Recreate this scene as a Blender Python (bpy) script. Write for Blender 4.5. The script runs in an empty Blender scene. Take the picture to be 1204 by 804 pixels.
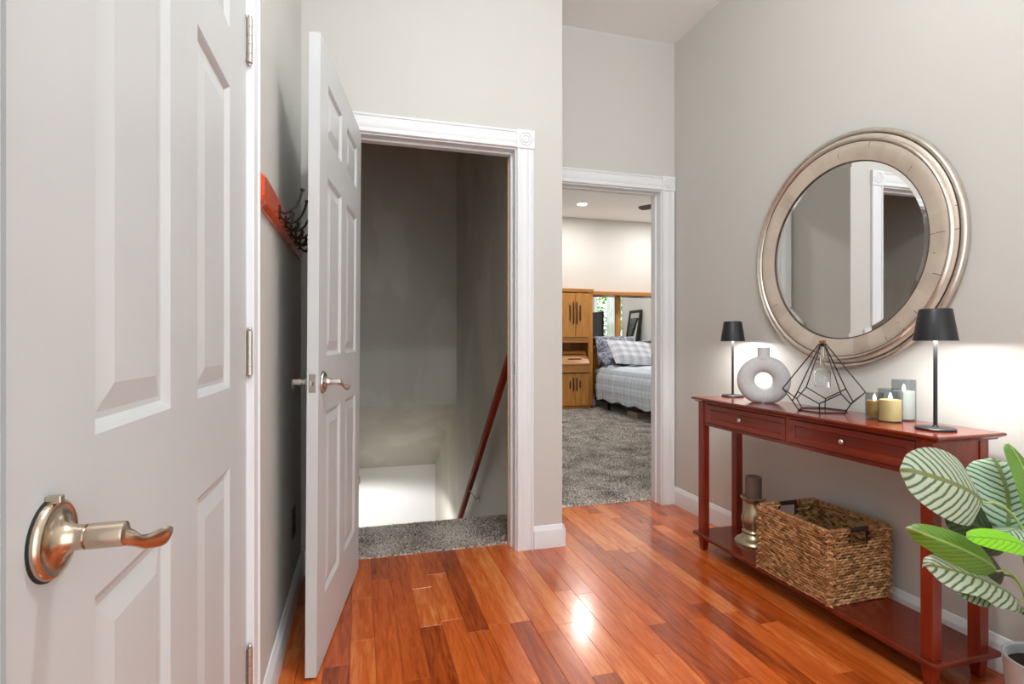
import bpy, bmesh, math, random
from math import sin, cos, pi, radians
from mathutils import Vector, Matrix
random.seed(7)
sc = bpy.context.scene
COL = sc.collection

# ------------------------------------------------------------------ camera
cam_d = bpy.data.cameras.new('camera')
cam_d.sensor_width = 36.0
cam_d.lens = 36.0 * 624.0 / 1204.0
cam_d.clip_start = 0.02
cam = bpy.data.objects.new('camera', cam_d)
COL.objects.link(cam)
cam.location = (0, 0, 1.066)
cam.rotation_euler = (radians(90), 0, -math.atan2(178, 624))
sc.camera = cam

# ------------------------------------------------------------------ world
world = bpy.data.worlds.new('world')
sc.world = world
world.use_nodes = True
bg = world.node_tree.nodes['Background']
bg.inputs['Color'].default_value = (0.92, 0.965, 1.0, 1)
bg.inputs['Strength'].default_value = 2.1

# ------------------------------------------------------------------ exposure
sc.view_settings.view_transform = 'Standard'
sc.view_settings.look = 'None'
sc.view_settings.gamma = 1.0
sc.view_settings.exposure = 0.42
sc.cycles.use_denoising = True
sc.cycles.max_bounces = 10
sc.cycles.diffuse_bounces = 6
sc.cycles.transmission_bounces = 8
sc.cycles.sample_clamp_indirect = 6.0
sc.cycles.caustics_reflective = False
sc.cycles.caustics_refractive = False

# lamp powers (each lamp is built with its fixture further down)
P_HALL, P_BED, P_STAIR, P_TABLE = 37.0, 18.0, 48.0, 2.3


# ------------------------------------------------------------------ helpers
class MB:
    def __init__(s):
        s.v, s.f, s.uv = [], [], None

    def add(s, vs, fs):
        o = len(s.v)
        s.v += [tuple(p) for p in vs]
        s.f += [tuple(i + o for i in f) for f in fs]
        return s

    def box(s, x0, x1, y0, y1, z0, z1, m=None):
        vs = [(x, y, z) for x in (x0, x1) for y in (y0, y1) for z in (z0, z1)]
        if m is not None:
            vs = [m @ Vector(p) for p in vs]
        return s.add(vs, [(0, 1, 3, 2), (4, 6, 7, 5), (0, 4, 5, 1), (2, 3, 7, 6), (0, 2, 6, 4), (1, 5, 7, 3)])

    def prism(s, poly, fn, lo, hi):
        n = len(poly)
        vs = [fn(a, b, lo) for a, b in poly] + [fn(a, b, hi) for a, b in poly]
        fs = [(i, (i + 1) % n, n + (i + 1) % n, n + i) for i in range(n)]
        fs += [tuple(range(n - 1, -1, -1)), tuple(range(n, 2 * n))]
        return s.add(vs, fs)

    def lathe(s, prof, n=24, org=(0, 0, 0), m=None, caps=True):
        """prof: (radius, height) list, around +Z (or matrix m)."""
        vs, fs = [], []
        k = len(prof)
        for j in range(n):
            a = 2 * pi * j / n
            for r, h in prof:
                p = Vector((r * cos(a), r * sin(a), h))
                if m is not None:
                    p = m @ p
                vs.append((p[0] + org[0], p[1] + org[1], p[2] + org[2]))
        for j in range(n):
            j2 = (j + 1) % n
            for i in range(k - 1):
                fs.append((j * k + i, j2 * k + i, j2 * k + i + 1, j * k + i + 1))
        if caps:
            if prof[0][0] > 1e-6:
                fs.append(tuple(j * k for j in range(n - 1, -1, -1)))
            if prof[-1][0] > 1e-6:
                fs.append(tuple(j * k + k - 1 for j in range(n)))
        return s.add(vs, fs)

    def tube(s, pts, r, n=8, flat=None):
        """sweep; r number or list; flat: (a,b) scale of the cross-section."""
        pts = [Vector(p) for p in pts]
        k = len(pts)
        rs = r if isinstance(r, (list, tuple)) else [r] * k
        vs, fs = [], []
        t0 = (pts[1] - pts[0]).normalized()
        up = Vector((0, 0, 1)) if abs(t0.z) < 0.9 else Vector((1, 0, 0))
        nrm = (up - t0 * up.dot(t0)).normalized()
        for i, p in enumerate(pts):
            if i == 0:
                t = pts[1] - pts[0]
            elif i == k - 1:
                t = pts[-1] - pts[-2]
            else:
                t = (pts[i + 1] - pts[i]).normalized() + (pts[i] - pts[i - 1]).normalized()
            t.normalize()
            nrm = (nrm - t * nrm.dot(t)).normalized()
            bn = t.cross(nrm)
            for j in range(n):
                a = 2 * pi * j / n
                fa, fb = (1, 1) if flat is None else (flat[i] if isinstance(flat, list) else flat)
                vs.append(p + nrm * (cos(a) * rs[i] * fa) + bn * (sin(a) * rs[i] * fb))
        for i in range(k - 1):
            for j in range(n):
                j2 = (j + 1) % n
                fs.append((i * n + j, i * n + j2, (i + 1) * n + j2, (i + 1) * n + j))
        fs.append(tuple(range(n - 1, -1, -1)))
        fs.append(tuple((k - 1) * n + j for j in range(n)))
        return s.add(vs, fs)

    def ball(s, c, r, nu=10, nv=6, sc3=(1, 1, 1)):
        prof = [(r * sin(pi * i / nv), -r * cos(pi * i / nv)) for i in range(nv + 1)]
        prof[0] = (0, -r)
        prof[-1] = (0, r)
        return s.lathe(prof, nu, c, Matrix.Diagonal(Vector(sc3)), caps=False)

    def rect_loft(s, x0, x1, y0, y1, loops):
        vs, fs = [], []
        for z, i in loops:
            vs += [(x0 + i, y0 + i, z), (x1 - i, y0 + i, z), (x1 - i, y1 - i, z), (x0 + i, y1 - i, z)]
        for k in range(len(loops) - 1):
            for j in range(4):
                j2 = (j + 1) % 4
                fs.append((4 * k + j, 4 * k + j2, 4 * k + 4 + j2, 4 * k + 4 + j))
        fs.append((3, 2, 1, 0))
        n = 4 * (len(loops) - 1)
        fs.append((n, n + 1, n + 2, n + 3))
        return s.add(vs, fs)

    def grid(s, fn, nu, nv):
        vs = [fn(i / nu, j / nv) for i in range(nu + 1) for j in range(nv + 1)]
        w = nv + 1
        fs = [(i * w + j, (i + 1) * w + j, (i + 1) * w + j + 1, i * w + j + 1) for i in range(nu) for j in range(nv)]
        return s.add(vs, fs)

    def build(s, name, mat, parent=None, smooth=None, bevel=0, local=False, loc=None, fix=True):
        me = bpy.data.meshes.new(name)
        off = Vector((0, 0, 0))
        if parent is not None and not local:
            q = parent
            while q is not None:
                off += q.location
                q = q.parent
        if loc is not None:
            off = Vector(loc)
        me.from_pydata([(p[0] - off.x, p[1] - off.y, p[2] - off.z) for p in s.v], [], s.f)
        if fix:
            bm = bmesh.new()
            bm.from_mesh(me)
            bmesh.ops.recalc_face_normals(bm, faces=bm.faces)
            bm.to_mesh(me)
            bm.free()
        me.materials.append(mat)
        if smooth is not None:
            me.polygons.foreach_set('use_smooth', [True] * len(me.polygons))
            if smooth < 180:
                me.set_sharp_from_angle(angle=radians(smooth))
        me.update()
        o = bpy.data.objects.new(name, me)
        COL.objects.link(o)
        if parent is not None:
            o.parent = parent
        if loc is not None:
            o.location = loc
        if bevel:
            md = o.modifiers.new('bevel', 'BEVEL')
            md.width = bevel
            md.segments = 2
            md.limit_method = 'ANGLE'
            md.angle_limit = radians(40)
        return o


def tag(o, label=None, cat=None, group=None, kind=None):
    if label:
        o['label'] = label
    if cat:
        o['category'] = cat
    if group:
        o['group'] = group
    if kind:
        o['kind'] = kind
    return o


def thing(name, label, cat, loc, group=None, rot=None):
    o = bpy.data.objects.new(name, None)
    o.empty_display_size = 0.05
    COL.objects.link(o)
    o.location = loc
    if rot:
        o.rotation_euler = rot
    return tag(o, label, cat, group)


def struct(o):
    return tag(o, kind='structure')


def holder(name):
    o = bpy.data.objects.new(name, None)
    COL.objects.link(o)
    o['kind'] = 'structure'
    return o


def copy_tree(o, parent=None):
    c = o.copy()
    COL.objects.link(c)
    if parent is not None:
        c.parent = parent
    for ch in list(o.children):
        copy_tree(ch, c)
    return c


# ------------------------------------------------------------------ materials
def srgb(r, g, b):
    f = lambda c: c / 12.92 if c <= 0.04045 else ((c + 0.055) / 1.055) ** 2.4
    return (f(r / 255), f(g / 255), f(b / 255), 1)


def nmat(name):
    m = bpy.data.materials.new(name)
    m.use_nodes = True
    nt = m.node_tree
    return m, nt, nt.nodes['Principled BSDF']


def nd(nt, typ, **kw):
    n = nt.nodes.new(typ)
    for k, v in kw.items():
        if k.startswith('i_'):
            n.inputs[k[2:].replace('_', ' ')].default_value = v
        else:
            setattr(n, k, v)
    return n


def ramp(nt, stops, interp='LINEAR'):
    r = nt.nodes.new('ShaderNodeValToRGB')
    r.color_ramp.interpolation = interp
    e = r.color_ramp.elements
    e[0].position, e[0].color = stops[0]
    e[1].position, e[1].color = stops[-1]
    for p, c in stops[1:-1]:
        x = e.new(p)
        x.color = c
    return r


def plain(name, col, rough=0.5, metal=0.0, bump=0.0, bscale=80.0, var=0.0, vscale=4.0, coat=0.0, emit=None, es=1.0, spec=0.5, trans=0.0, ior=1.45):
    m, nt, b = nmat(name)
    b.inputs['Base Color'].default_value = col
    b.inputs['Roughness'].default_value = rough
    b.inputs['Metallic'].default_value = metal
    b.inputs['Coat Weight'].default_value = coat
    b.inputs['Specular IOR Level'].default_value = spec
    b.inputs['Transmission Weight'].default_value = trans
    b.inputs['IOR'].default_value = ior
    if emit:
        b.inputs['Emission Color'].default_value = emit
        b.inputs['Emission Strength'].default_value = es
    geo = nd(nt, 'ShaderNodeNewGeometry')
    if var:
        n = nd(nt, 'ShaderNodeTexNoise', i_Scale=vscale, i_Detail=4.0)
        nt.links.new(geo.outputs['Position'], n.inputs['Vector'])
        r = ramp(nt, [(0.3, tuple(c * (1 - var) for c in col[:3]) + (1,)), (0.7, tuple(min(1, c * (1 + var)) for c in col[:3]) + (1,))])
        nt.links.new(n.outputs['Fac'], r.inputs['Fac'])
        nt.links.new(r.outputs['Color'], b.inputs['Base Color'])
    if bump:
        n = nd(nt, 'ShaderNodeTexNoise', i_Scale=bscale, i_Detail=3.0)
        nt.links.new(geo.outputs['Position'], n.inputs['Vector'])
        bp = nd(nt, 'ShaderNodeBump', i_Strength=bump, i_Distance=0.002)
        nt.links.new(n.outputs['Fac'], bp.inputs['Height'])
        nt.links.new(bp.outputs['Normal'], b.inputs['Normal'])
    return m


def wood(name, stops, stretch=(1, 1, 1), scale=6.0, rough=0.3, coat=0.3, per_obj=0.0, spec=0.5, distort=0.6, space='pos', hue=None):
    """grain runs along the axis with the small stretch value"""
    m, nt, b = nmat(name)
    L = nt.links.new
    geo = nd(nt, 'ShaderNodeNewGeometry')
    oi = nd(nt, 'ShaderNodeObjectInfo')
    off = nd(nt, 'ShaderNodeVectorMath', operation='SCALE')
    L(oi.outputs['Random'], off.inputs['Scale'])
    off.inputs[0].default_value = (13.1, 27.7, 5.3)
    add = nd(nt, 'ShaderNodeVectorMath', operation='ADD')
    L(geo.outputs['Position'], add.inputs[0])
    L(off.outputs[0], add.inputs[1])
    mp = nd(nt, 'ShaderNodeMapping')
    mp.inputs['Scale'].default_value = stretch
    L(add.outputs[0], mp.inputs['Vector'])
    n1 = nd(nt, 'ShaderNodeTexNoise', i_Scale=scale, i_Detail=6.0, i_Roughness=0.6, i_Distortion=distort)
    L(mp.outputs[0], n1.inputs['Vector'])
    n2 = nd(nt, 'ShaderNodeTexNoise', i_Scale=scale * 5, i_Detail=4.0, i_Roughness=0.7)
    L(mp.outputs[0], n2.inputs['Vector'])
    mx = nd(nt, 'ShaderNodeMix', data_type='FLOAT')
    mx.inputs['Factor'].default_value = 0.35
    L(n1.outputs['Fac'], mx.inputs['A'])
    L(n2.outputs['Fac'], mx.inputs['B'])
    fac = mx.outputs['Result']
    if per_obj:
        ma = nd(nt, 'ShaderNodeMath', operation='MULTIPLY_ADD')
        L(oi.outputs['Random'], ma.inputs[0])
        ma.inputs[1].default_value = per_obj
        ma.inputs[2].default_value = -per_obj * 0.5
        ad = nd(nt, 'ShaderNodeMath', operation='ADD')
        L(fac, ad.inputs[0])
        L(ma.outputs[0], ad.inputs[1])
        fac = ad.outputs[0]
    r = ramp(nt, stops)
    L(fac, r.inputs['Fac'])
    L(r.outputs['Color'], b.inputs['Base Color'])
    b.inputs['Roughness'].default_value = rough
    b.inputs['Coat Weight'].default_value = coat
    b.inputs['Coat Roughness'].default_value = 0.12
    b.inputs['Specular IOR Level'].default_value = spec
    bp = nd(nt, 'ShaderNodeBump', i_Strength=0.08, i_Distance=0.001)
    L(n2.outputs['Fac'], bp.inputs['Height'])
    L(bp.outputs['Normal'], b.inputs['Normal'])
    return m


GREIGE = (0.58, 0.572, 0.535, 1)
M_wall = plain('greige wall paint', GREIGE, rough=0.55, bump=0.06, bscale=120, var=0.015, vscale=2.0, spec=0.35)
M_trim = plain('white trim paint', (0.76, 0.785, 0.795, 1), rough=0.35)
M_door = plain('white door paint', (0.58, 0.605, 0.605, 1), rough=0.4, bump=0.05, bscale=200, var=0.02, vscale=6)
M_ceil = plain('white ceiling paint', (0.87, 0.89, 0.89, 1), rough=0.8, bump=0.05)
M_ceilbed = plain('white bedroom ceiling paint', (0.93, 0.935, 0.94, 1), rough=0.8)
M_bedwall = plain('pale bedroom wall paint', (0.63, 0.615, 0.585, 1), rough=0.7)
M_white = plain('bright white basement wall', (0.86, 0.86, 0.87, 1), rough=0.6, bump=0.05, bscale=40)
M_nickel = plain('satin nickel', srgb(205, 196, 182), rough=0.28, metal=1.0)
M_bronze = plain('warm worn nickel', srgb(200, 184, 164), rough=0.24, metal=1.0, var=0.15, vscale=30)
M_chrome = plain('bright satin chrome', srgb(215, 213, 208), rough=0.2, metal=1.0)
M_hinge = plain('satin hinge steel', srgb(196, 190, 182), rough=0.35, metal=0.85)
M_dark = plain('dark gap', (0.02, 0.02, 0.02, 1), rough=0.8)
M_black = plain('matte black metal', (0.012, 0.012, 0.014, 1), rough=0.42)
M_blackwire = plain('black wire', (0.015, 0.013, 0.012, 1), rough=0.4, metal=0.3)
M_gunmetal = plain('dark antique hook metal', (0.03, 0.028, 0.025, 1), rough=0.3, metal=0.7)

# stairwell paint with roller patches and cut-in strokes
m, nt, b = nmat('patchy greige stairwell paint')
geo = nd(nt, 'ShaderNodeNewGeometry')
mp = nd(nt, 'ShaderNodeMapping')
mp.inputs['Scale'].default_value = (1.6, 1.6, 0.8)
nt.links.new(geo.outputs['Position'], mp.inputs['Vector'])
n = nd(nt, 'ShaderNodeTexNoise', i_Scale=1.3, i_Detail=3.0, i_Roughness=0.5, i_Distortion=0.2)
nt.links.new(mp.outputs[0], n.inputs['Vector'])
r = ramp(nt, [(0.40, (0.50, 0.485, 0.435, 1)), (0.52, (0.525, 0.51, 0.45, 1)), (0.56, (0.575, 0.56, 0.505, 1)), (0.7, (0.60, 0.585, 0.53, 1))])
nt.links.new(n.outputs['Fac'], r.inputs['Fac'])
nt.links.new(r.outputs['Color'], b.inputs['Base Color'])
b.inputs['Roughness'].default_value = 0.5
M_stair = m

CH = lambda a, b_, c: (a, b_, c, 1)
M_plank = wood('glossy cherry floor plank',
               [(0.20, srgb(124, 48, 14)), (0.42, srgb(184, 82, 27)), (0.58, srgb(208, 102, 40)), (0.80, srgb(232, 146, 80))],
               stretch=(9, 0.9, 1), scale=3.2, rough=0.2, coat=0.5, per_obj=0.42, distort=1.4)
M_floorbase = plain('dark joint under planks', srgb(58, 22, 12), rough=0.6)
M_table = wood('cherry stained console wood', [(0.25, srgb(86, 25, 12)), (0.5, srgb(110, 35, 17)), (0.75, srgb(130, 47, 24))],
               stretch=(8, 0.7, 8), scale=3.0, rough=0.22, coat=0.4)
M_tableleg = wood('cherry stained leg wood', [(0.25, srgb(100, 26, 10)), (0.5, srgb(126, 36, 14)), (0.75, srgb(148, 48, 20))],
                  stretch=(8, 8, 0.7), scale=3.0, rough=0.25, coat=0.35)
M_drawer = wood('cherry drawer front', [(0.25, srgb(94, 30, 13)), (0.5, srgb(122, 42, 20)), (0.75, srgb(146, 57, 29))],
                stretch=(8, 0.7, 8), scale=3.0, rough=0.25, coat=0.35)
M_rack = wood('orange red stained board', [(0.25, srgb(170, 48, 8)), (0.5, srgb(206, 70, 14)), (0.75, srgb(226, 92, 26))],
              stretch=(8, 0.8, 8), scale=3.0, rough=0.22, coat=0.5)
M_oak = wood('honey oak', [(0.25, srgb(150, 92, 36)), (0.5, srgb(196, 134, 64)), (0.75, srgb(218, 164, 96))],
             stretch=(9, 9, 0.8), scale=2.5, rough=0.35, coat=0.2)
M_oakh = wood('honey oak lengthwise', [(0.25, srgb(140, 86, 36)), (0.5, srgb(182, 124, 62)), (0.75, srgb(208, 156, 92))],
              stretch=(0.8, 9, 9), scale=2.5, rough=0.35, coat=0.2)
M_rail = wood('dark cherry handrail', [(0.25, srgb(112, 28, 12)), (0.5, srgb(144, 40, 18)), (0.75, srgb(164, 54, 28))],
              stretch=(8, 0.8, 0.8), scale=3, rough=0.55, coat=0.0, spec=0.25)
M_rawwood = plain('bare wood jamb edge', srgb(214, 178, 142), rough=0.7, var=0.1, vscale=20)
M_pine = plain('cork', srgb(150, 96, 58), rough=0.8, var=0.2, vscale=150)


def carpet_mat(name, cols):
    m, nt, b = nmat(name)
    geo = nd(nt, 'ShaderNodeNewGeometry')
    n = nd(nt, 'ShaderNodeTexNoise', i_Scale=95.0, i_Detail=2.0)
    n2 = nd(nt, 'ShaderNodeTexNoise', i_Scale=5.0, i_Detail=4.0)
    nt.links.new(geo.outputs['Position'], n.inputs['Vector'])
    nt.links.new(geo.outputs['Position'], n2.inputs['Vector'])
    mx = nd(nt, 'ShaderNodeMix', data_type='FLOAT')
    mx.inputs['Factor'].default_value = 0.3
    nt.links.new(n.outputs['Fac'], mx.inputs['A'])
    nt.links.new(n2.outputs['Fac'], mx.inputs['B'])
    r = ramp(nt, cols)
    nt.links.new(mx.outputs['Result'], r.inputs['Fac'])
    nt.links.new(r.outputs['Color'], b.inputs['Base Color'])
    b.inputs['Roughness'].default_value = 0.95
    b.inputs['Specular IOR Level'].default_value = 0.1
    return m


M_carpet = carpet_mat('speckled taupe carpet', [(0.36, srgb(96, 86, 78)), (0.47, srgb(172, 160, 148)), (0.58, srgb(236, 228, 218))])
M_carpetbed = carpet_mat('speckled grey carpet', [(0.36, srgb(96, 92, 88)), (0.47, srgb(170, 163, 156)), (0.58, srgb(232, 226, 220))])

# silver leaf frame: leaf sheets told apart by angle
m, nt, b = nmat('champagne silver leaf')
tc = nd(nt, 'ShaderNodeTexCoord')
sp = nd(nt, 'ShaderNodeSeparateXYZ')
nt.links.new(tc.outputs['Object'], sp.inputs[0])
at = nd(nt, 'ShaderNodeMath', operation='ARCTAN2')
nt.links.new(sp.outputs['Y'], at.inputs[0])
nt.links.new(sp.outputs['Z'], at.inputs[1])
mu = nd(nt, 'ShaderNodeMath', operation='MULTIPLY')
mu.inputs[1].default_value = 36 / (2 * pi)
nt.links.new(at.outputs[0], mu.inputs[0])
fl = nd(nt, 'ShaderNodeMath', operation='FLOOR')
nt.links.new(mu.outputs[0], fl.inputs[0])
wn = nd(nt, 'ShaderNodeTexWhiteNoise', noise_dimensions='1D')
nt.links.new(fl.outputs[0], wn.inputs['W'])
fr = nd(nt, 'ShaderNodeMath', operation='FRACT')
nt.links.new(mu.outputs[0], fr.inputs[0])
n1 = nd(nt, 'ShaderNodeTexNoise', i_Scale=9.0, i_Detail=5.0)
nt.links.new(tc.outputs['Object'], n1.inputs['Vector'])
mx = nd(nt, 'ShaderNodeMix', data_type='FLOAT')
mx.inputs['Factor'].default_value = 0.78
nt.links.new(wn.outputs['Value'], mx.inputs['A'])
nt.links.new(n1.outputs['Fac'], mx.inputs['B'])
r = ramp(nt, [(0.25, srgb(186, 172, 156)), (0.5, srgb(206, 193, 177)), (0.75, srgb(216, 204, 189))])
nt.links.new(mx.outputs['Result'], r.inputs['Fac'])
edge = nd(nt, 'ShaderNodeMath', operation='LESS_THAN')
edge.inputs[1].default_value = 0.035
nt.links.new(fr.outputs[0], edge.inputs[0])
n3 = nd(nt, 'ShaderNodeTexNoise', i_Scale=14.0, i_Detail=3.0)
nt.links.new(tc.outputs['Object'], n3.inputs['Vector'])
gt = nd(nt, 'ShaderNodeMath', operation='GREATER_THAN')
gt.inputs[1].default_value = 0.6
nt.links.new(n3.outputs['Fac'], gt.inputs[0])
an = nd(nt, 'ShaderNodeMath', operation='MULTIPLY')
nt.links.new(edge.outputs[0], an.inputs[0])
nt.links.new(gt.outputs[0], an.inputs[1])
cm = nd(nt, 'ShaderNodeMix', data_type='RGBA')
nt.links.new(an.outputs[0], cm.inputs['Factor'])
nt.links.new(r.outputs['Color'], cm.inputs[6])
cm.inputs[7].default_value = srgb(110, 96, 82)
nt.links.new(cm.outputs[2], b.inputs['Base Color'])
b.inputs['Metallic'].default_value = 0.35
b.inputs['Roughness'].default_value = 0.42
M_leafsilver = m
M_silver = plain('silver bead moulding', srgb(214, 206, 194), rough=0.3, metal=0.9, var=0.08, vscale=30)
M_silverdk = plain('dark silver groove', srgb(92, 82, 72), rough=0.5, metal=0.6)  # darker silver for the frame grooves and the inner edge
M_mirror = plain('mirror glass', (0.92, 0.93, 0.93, 1), rough=0.0, metal=1.0)


# ------------------------------------------------------------------ room shell
XL, XR, YB, YF = -0.262, 1.993, 2.603, 3.075    # left wall, right wall, stair-door wall, bedroom-door wall
HC, HB = 3.03, 3.135
YBACK = -1.3

mb = MB()
mb.box(XL - 0.12, XL, YBACK, 0.47, 0, HC).box(XL - 0.12, XL, 1.41, YB + 0.12, 0, HC).box(XL - 0.12, XL, 0.47, 1.41, 2.065, HC)
struct(mb.build('wall_left', M_wall))
mb = MB()
mb.box(XL, -0.075, YB, YB + 0.12, 0, HC).box(0.78, 1.016, YB, YB + 0.12, 0, HC).box(-0.075, 0.78, YB, YB + 0.12, 2.07, HC)
struct(mb.build('wall_back', M_wall))
struct(MB().box(0.88, 1.016, YB + 0.12, YF, 0, HC).build('wall_return', M_wall))
mb = MB()
mb.box(0.98, 1.105, YF, YF + 0.12, 0, HB).box(1.912, 5.72, YF, YF + 0.12, 0, HB).box(1.105, 1.912, YF, YF + 0.12, 2.07, HB)
struct(mb.build('wall_bedroom_front', M_wall))
struct(MB().box(XR, XR + 0.12, YBACK, YF, 0, HC).build('wall_right', M_wall))
struct(MB().box(XL - 0.12, XR + 0.12, YBACK, YF, HC, HC + 0.1).build('ceiling', M_ceil))
# stairwell
struct(MB().box(-0.2, -0.08, YB + 0.12, 6.47, -2.7, HC).build('wall_stairwell_left', M_stair))
struct(MB().box(0.86, 0.88, YB + 0.12, 6.47, -2.7, HC).build('wall_stairwell_right', M_stair))
mb = MB()
mb.prism([(4.89, HC), (4.89, 0.49), (6.35, -0.39), (6.47, -0.39), (6.47, HC)], lambda a, c, t: (t, a, c), -0.08, 0.86)
struct(mb.build('wall_stairwell_bulkhead', M_stair))
struct(MB().box(-0.08, 0.86, 6.35, 6.47, -2.7, -0.39).build('wall_stairwell_back', M_white))
struct(MB().box(-0.2, 0.88, YB + 0.12, 6.47, HC, HC + 0.1).build('ceiling_stairwell', M_ceil))
struct(MB().box(-0.2, 0.88, 3.1, 6.47, -2.8, -2.7).build('floor_basement', M_carpet))
# bedroom
struct(MB().box(0.88, 0.98, YF, 8.32, 0, HB).build('wall_bedroom_left', M_bedwall))
struct(MB().box(0.98, 5.72, 8.2, 8.32, 0, HB).build('wall_bedroom_back', M_bedwall))
mb = MB()
mb.box(5.6, 5.72, YF + 0.12, 3.95, 0, HB).box(5.6, 5.72, 5.5, 8.2, 0, HB)
mb.box(5.6, 5.72, 3.95, 5.5, 0, 0.55).box(5.6, 5.72, 3.95, 5.5, 2.35, HB)
struct(mb.build('wall_bedroom_right', M_bedwall))
struct(MB().box(0.88, 5.72, YF, 8.32, HB, HB + 0.1).build('ceiling_bedroom', M_ceilbed))

# ------------------------------------------------------------------ floor: individual planks
floor = MB().box(XL - 0.12, XR + 0.12, YBACK, 2.708, -0.06, -0.012).box(0.88, XR + 0.12, 2.708, 3.2, -0.06, -0.012).build('floor', M_floorbase)
struct(floor)
PW = 0.0826
k = 0
x = XL - 0.02
Y0 = 0.15
planks = []
while x < XR:
    x1 = min(x + PW, XR)
    xa = max(x, XL)
    xm = (xa + x1) / 2
    yend = 2.706 if xm < 0.87 else (YB - 0.0 if xm < 1.016 else 3.195)
    if xm >= 0.87 and xm < 1.016:
        yend = YB
    y = Y0 - random.uniform(0, 0.9)
    while y < yend:
        ln = random.choice([0.32, 0.42, 0.55, 0.7, 0.85, 1.0, 1.15])
        y2 = y + ln
        if yend - y2 < 0.16:
            y2 = yend
        planks.append((xa, x1, max(y, Y0 - 0.4), y2))
        y = y2
    x += PW
for (xa, x1, ya, y2) in planks:
    if y2 - ya < 0.02:
        continue
    g = 0.0004
    h = random.uniform(-0.0004, 0.0)
    mb = MB().rect_loft(xa + g, x1 - g, ya + g, y2 - g, [(-0.012, 0), (h - 0.0006, 0), (h, 0.0006)])
    mb.build('plank', M_plank, floor)
# behind the camera the same boards go on as one part
mb = MB()
x = XL - 0.02
while x < XR:
    x1 = min(x + PW, XR)
    y = YBACK
    while y < Y0 - 0.42:
        y2 = min(y + random.uniform(0.5, 1.1), Y0 - 0.41)
        mb.rect_loft(max(x, XL) + .0004, x1 - .0004, y + .0004, y2 - .0004, [(-0.012, 0), (-0.001, 0), (0, 0.001)])
        y = y2
    x += PW
o = mb.build('plank_far', M_plank, floor)
o['kind'] = 'stuff'


def tufts(name, mat, n, area, z, h, w, parent=None, edge=None):
    """carpet pile: short leaning blades (two triangles each)"""
    vs, fs = [], []
    x0, x1, y0, y1 = area
    rnd = random.random
    for i in range(n):
        px, py = x0 + (x1 - x0) * rnd(), y0 + (y1 - y0) * rnd()
        zz = z if edge is None else edge(px, py)
        a = rnd() * 6.283
        ca, sa = cos(a) * w, sin(a) * w
        lx, ly = (rnd() - .5) * h * 1.2, (rnd() - .5) * h * 1.2
        hh = h * (0.7 + 0.5 * rnd())
        o = len(vs)
        vs += [(px - ca, py - sa, zz), (px + ca, py + sa, zz), (px + lx + ca * .7, py + ly + sa * .7, zz + hh), (px + lx - ca * .7, py + ly - sa * .7, zz + hh)]
        fs.append((o, o + 1, o + 2, o + 3))
    mb = MB()
    mb.v, mb.f = vs, fs
    o = mb.build(name, mat, parent, fix=False)
    o['kind'] = 'stuff'
    return o


# stairs: carpeted landing, then steps going down away from us
stairs = holder('floor_stairs')
prof = [(2.708, -0.06), (2.708, 0.004), (3.13, 0.004), (3.15, -0.002), (3.155, -0.02), (3.13, -0.045), (3.12, -0.06)]
MB().prism(prof, lambda a, c, t: (t, a, c), -0.08, 0.86).build('landing', M_carpet, stairs)
RS, TR = 0.193, 0.214
for i in range(13):
    ya, za = 3.12 + TR * i, -RS * (i + 1)
    p = [(ya, za - 0.1), (ya, za + RS - 0.06), (ya + 0.01, za + RS - 0.06), (ya + 0.01, za), (ya + TR + 0.02, za), (ya + TR + 0.03, za - 0.02), (ya + TR + 0.0, za - 0.1)]
    MB().prism(p, lambda a, c, t: (t, a, c), -0.08, 0.86).build('stair_step', M_carpet, stairs)


def nose(px, py):
    return 0.003 if py < 3.13 else 0.003 - (py - 3.13) * 0.6


tufts('carpet_pile', M_carpet, 42000, (-0.075, 0.855, 2.708, 3.155), 0, 0.011, 0.0022, stairs, nose)

bedfloor = struct(MB().box(0.98, 5.72, 3.197, 8.32, -0.06, 0.004).build('floor_bedroom', M_carpetbed))
tufts('carpet_pile', M_carpetbed, 60000, (0.99, 3.3, 3.197, 5.2), 0.004, 0.013, 0.0035, bedfloor)
tufts('carpet_pile', M_carpetbed, 46000, (1.7, 4.9, 5.2, 8.0), 0.004, 0.014, 0.006, bedfloor)

tufts('carpet_pile', M_carpetbed, 34000, (3.3, 5.58, 3.197, 5.2), 0.004, 0.014, 0.006, bedfloor)
tufts('carpet_pile', M_carpetbed, 16000, (0.99, 1.7, 5.2, 8.18), 0.004, 0.014, 0.006, bedfloor)
tufts('carpet_pile', M_carpetbed, 14000, (4.9, 5.58, 5.2, 8.0), 0.004, 0.014, 0.006, bedfloor)

# ------------------------------------------------------------------ trims
CASE = [(0, 0), (0, .011), (.003, .0155), (.011, .0155), (.014, .0105), (.024, .0095), (.030, .0125), (.045, .0140), (.060, .0125),
        (.066, .0095), (.076, .0105), (.079, .0155), (.087, .0155), (.09, .011), (.09, 0)]


def rosette_block(mb, m, s=0.094):
    mb.box(-s / 2, s / 2, 0, 0.019, -s / 2, s / 2, m)
    rm = m @ Matrix.Rotation(radians(-90), 4, 'X')
    p = [(0, .022), (.006, .0225), (.009, .019), (.014, .0185), (.018, .0235), (.022, .0185), (.027, .0185), (.031, .0235), (.036, .019), (.037, .018)]
    mb.lathe(p, 24, (0, 0, 0), rm, caps=False)


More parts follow.
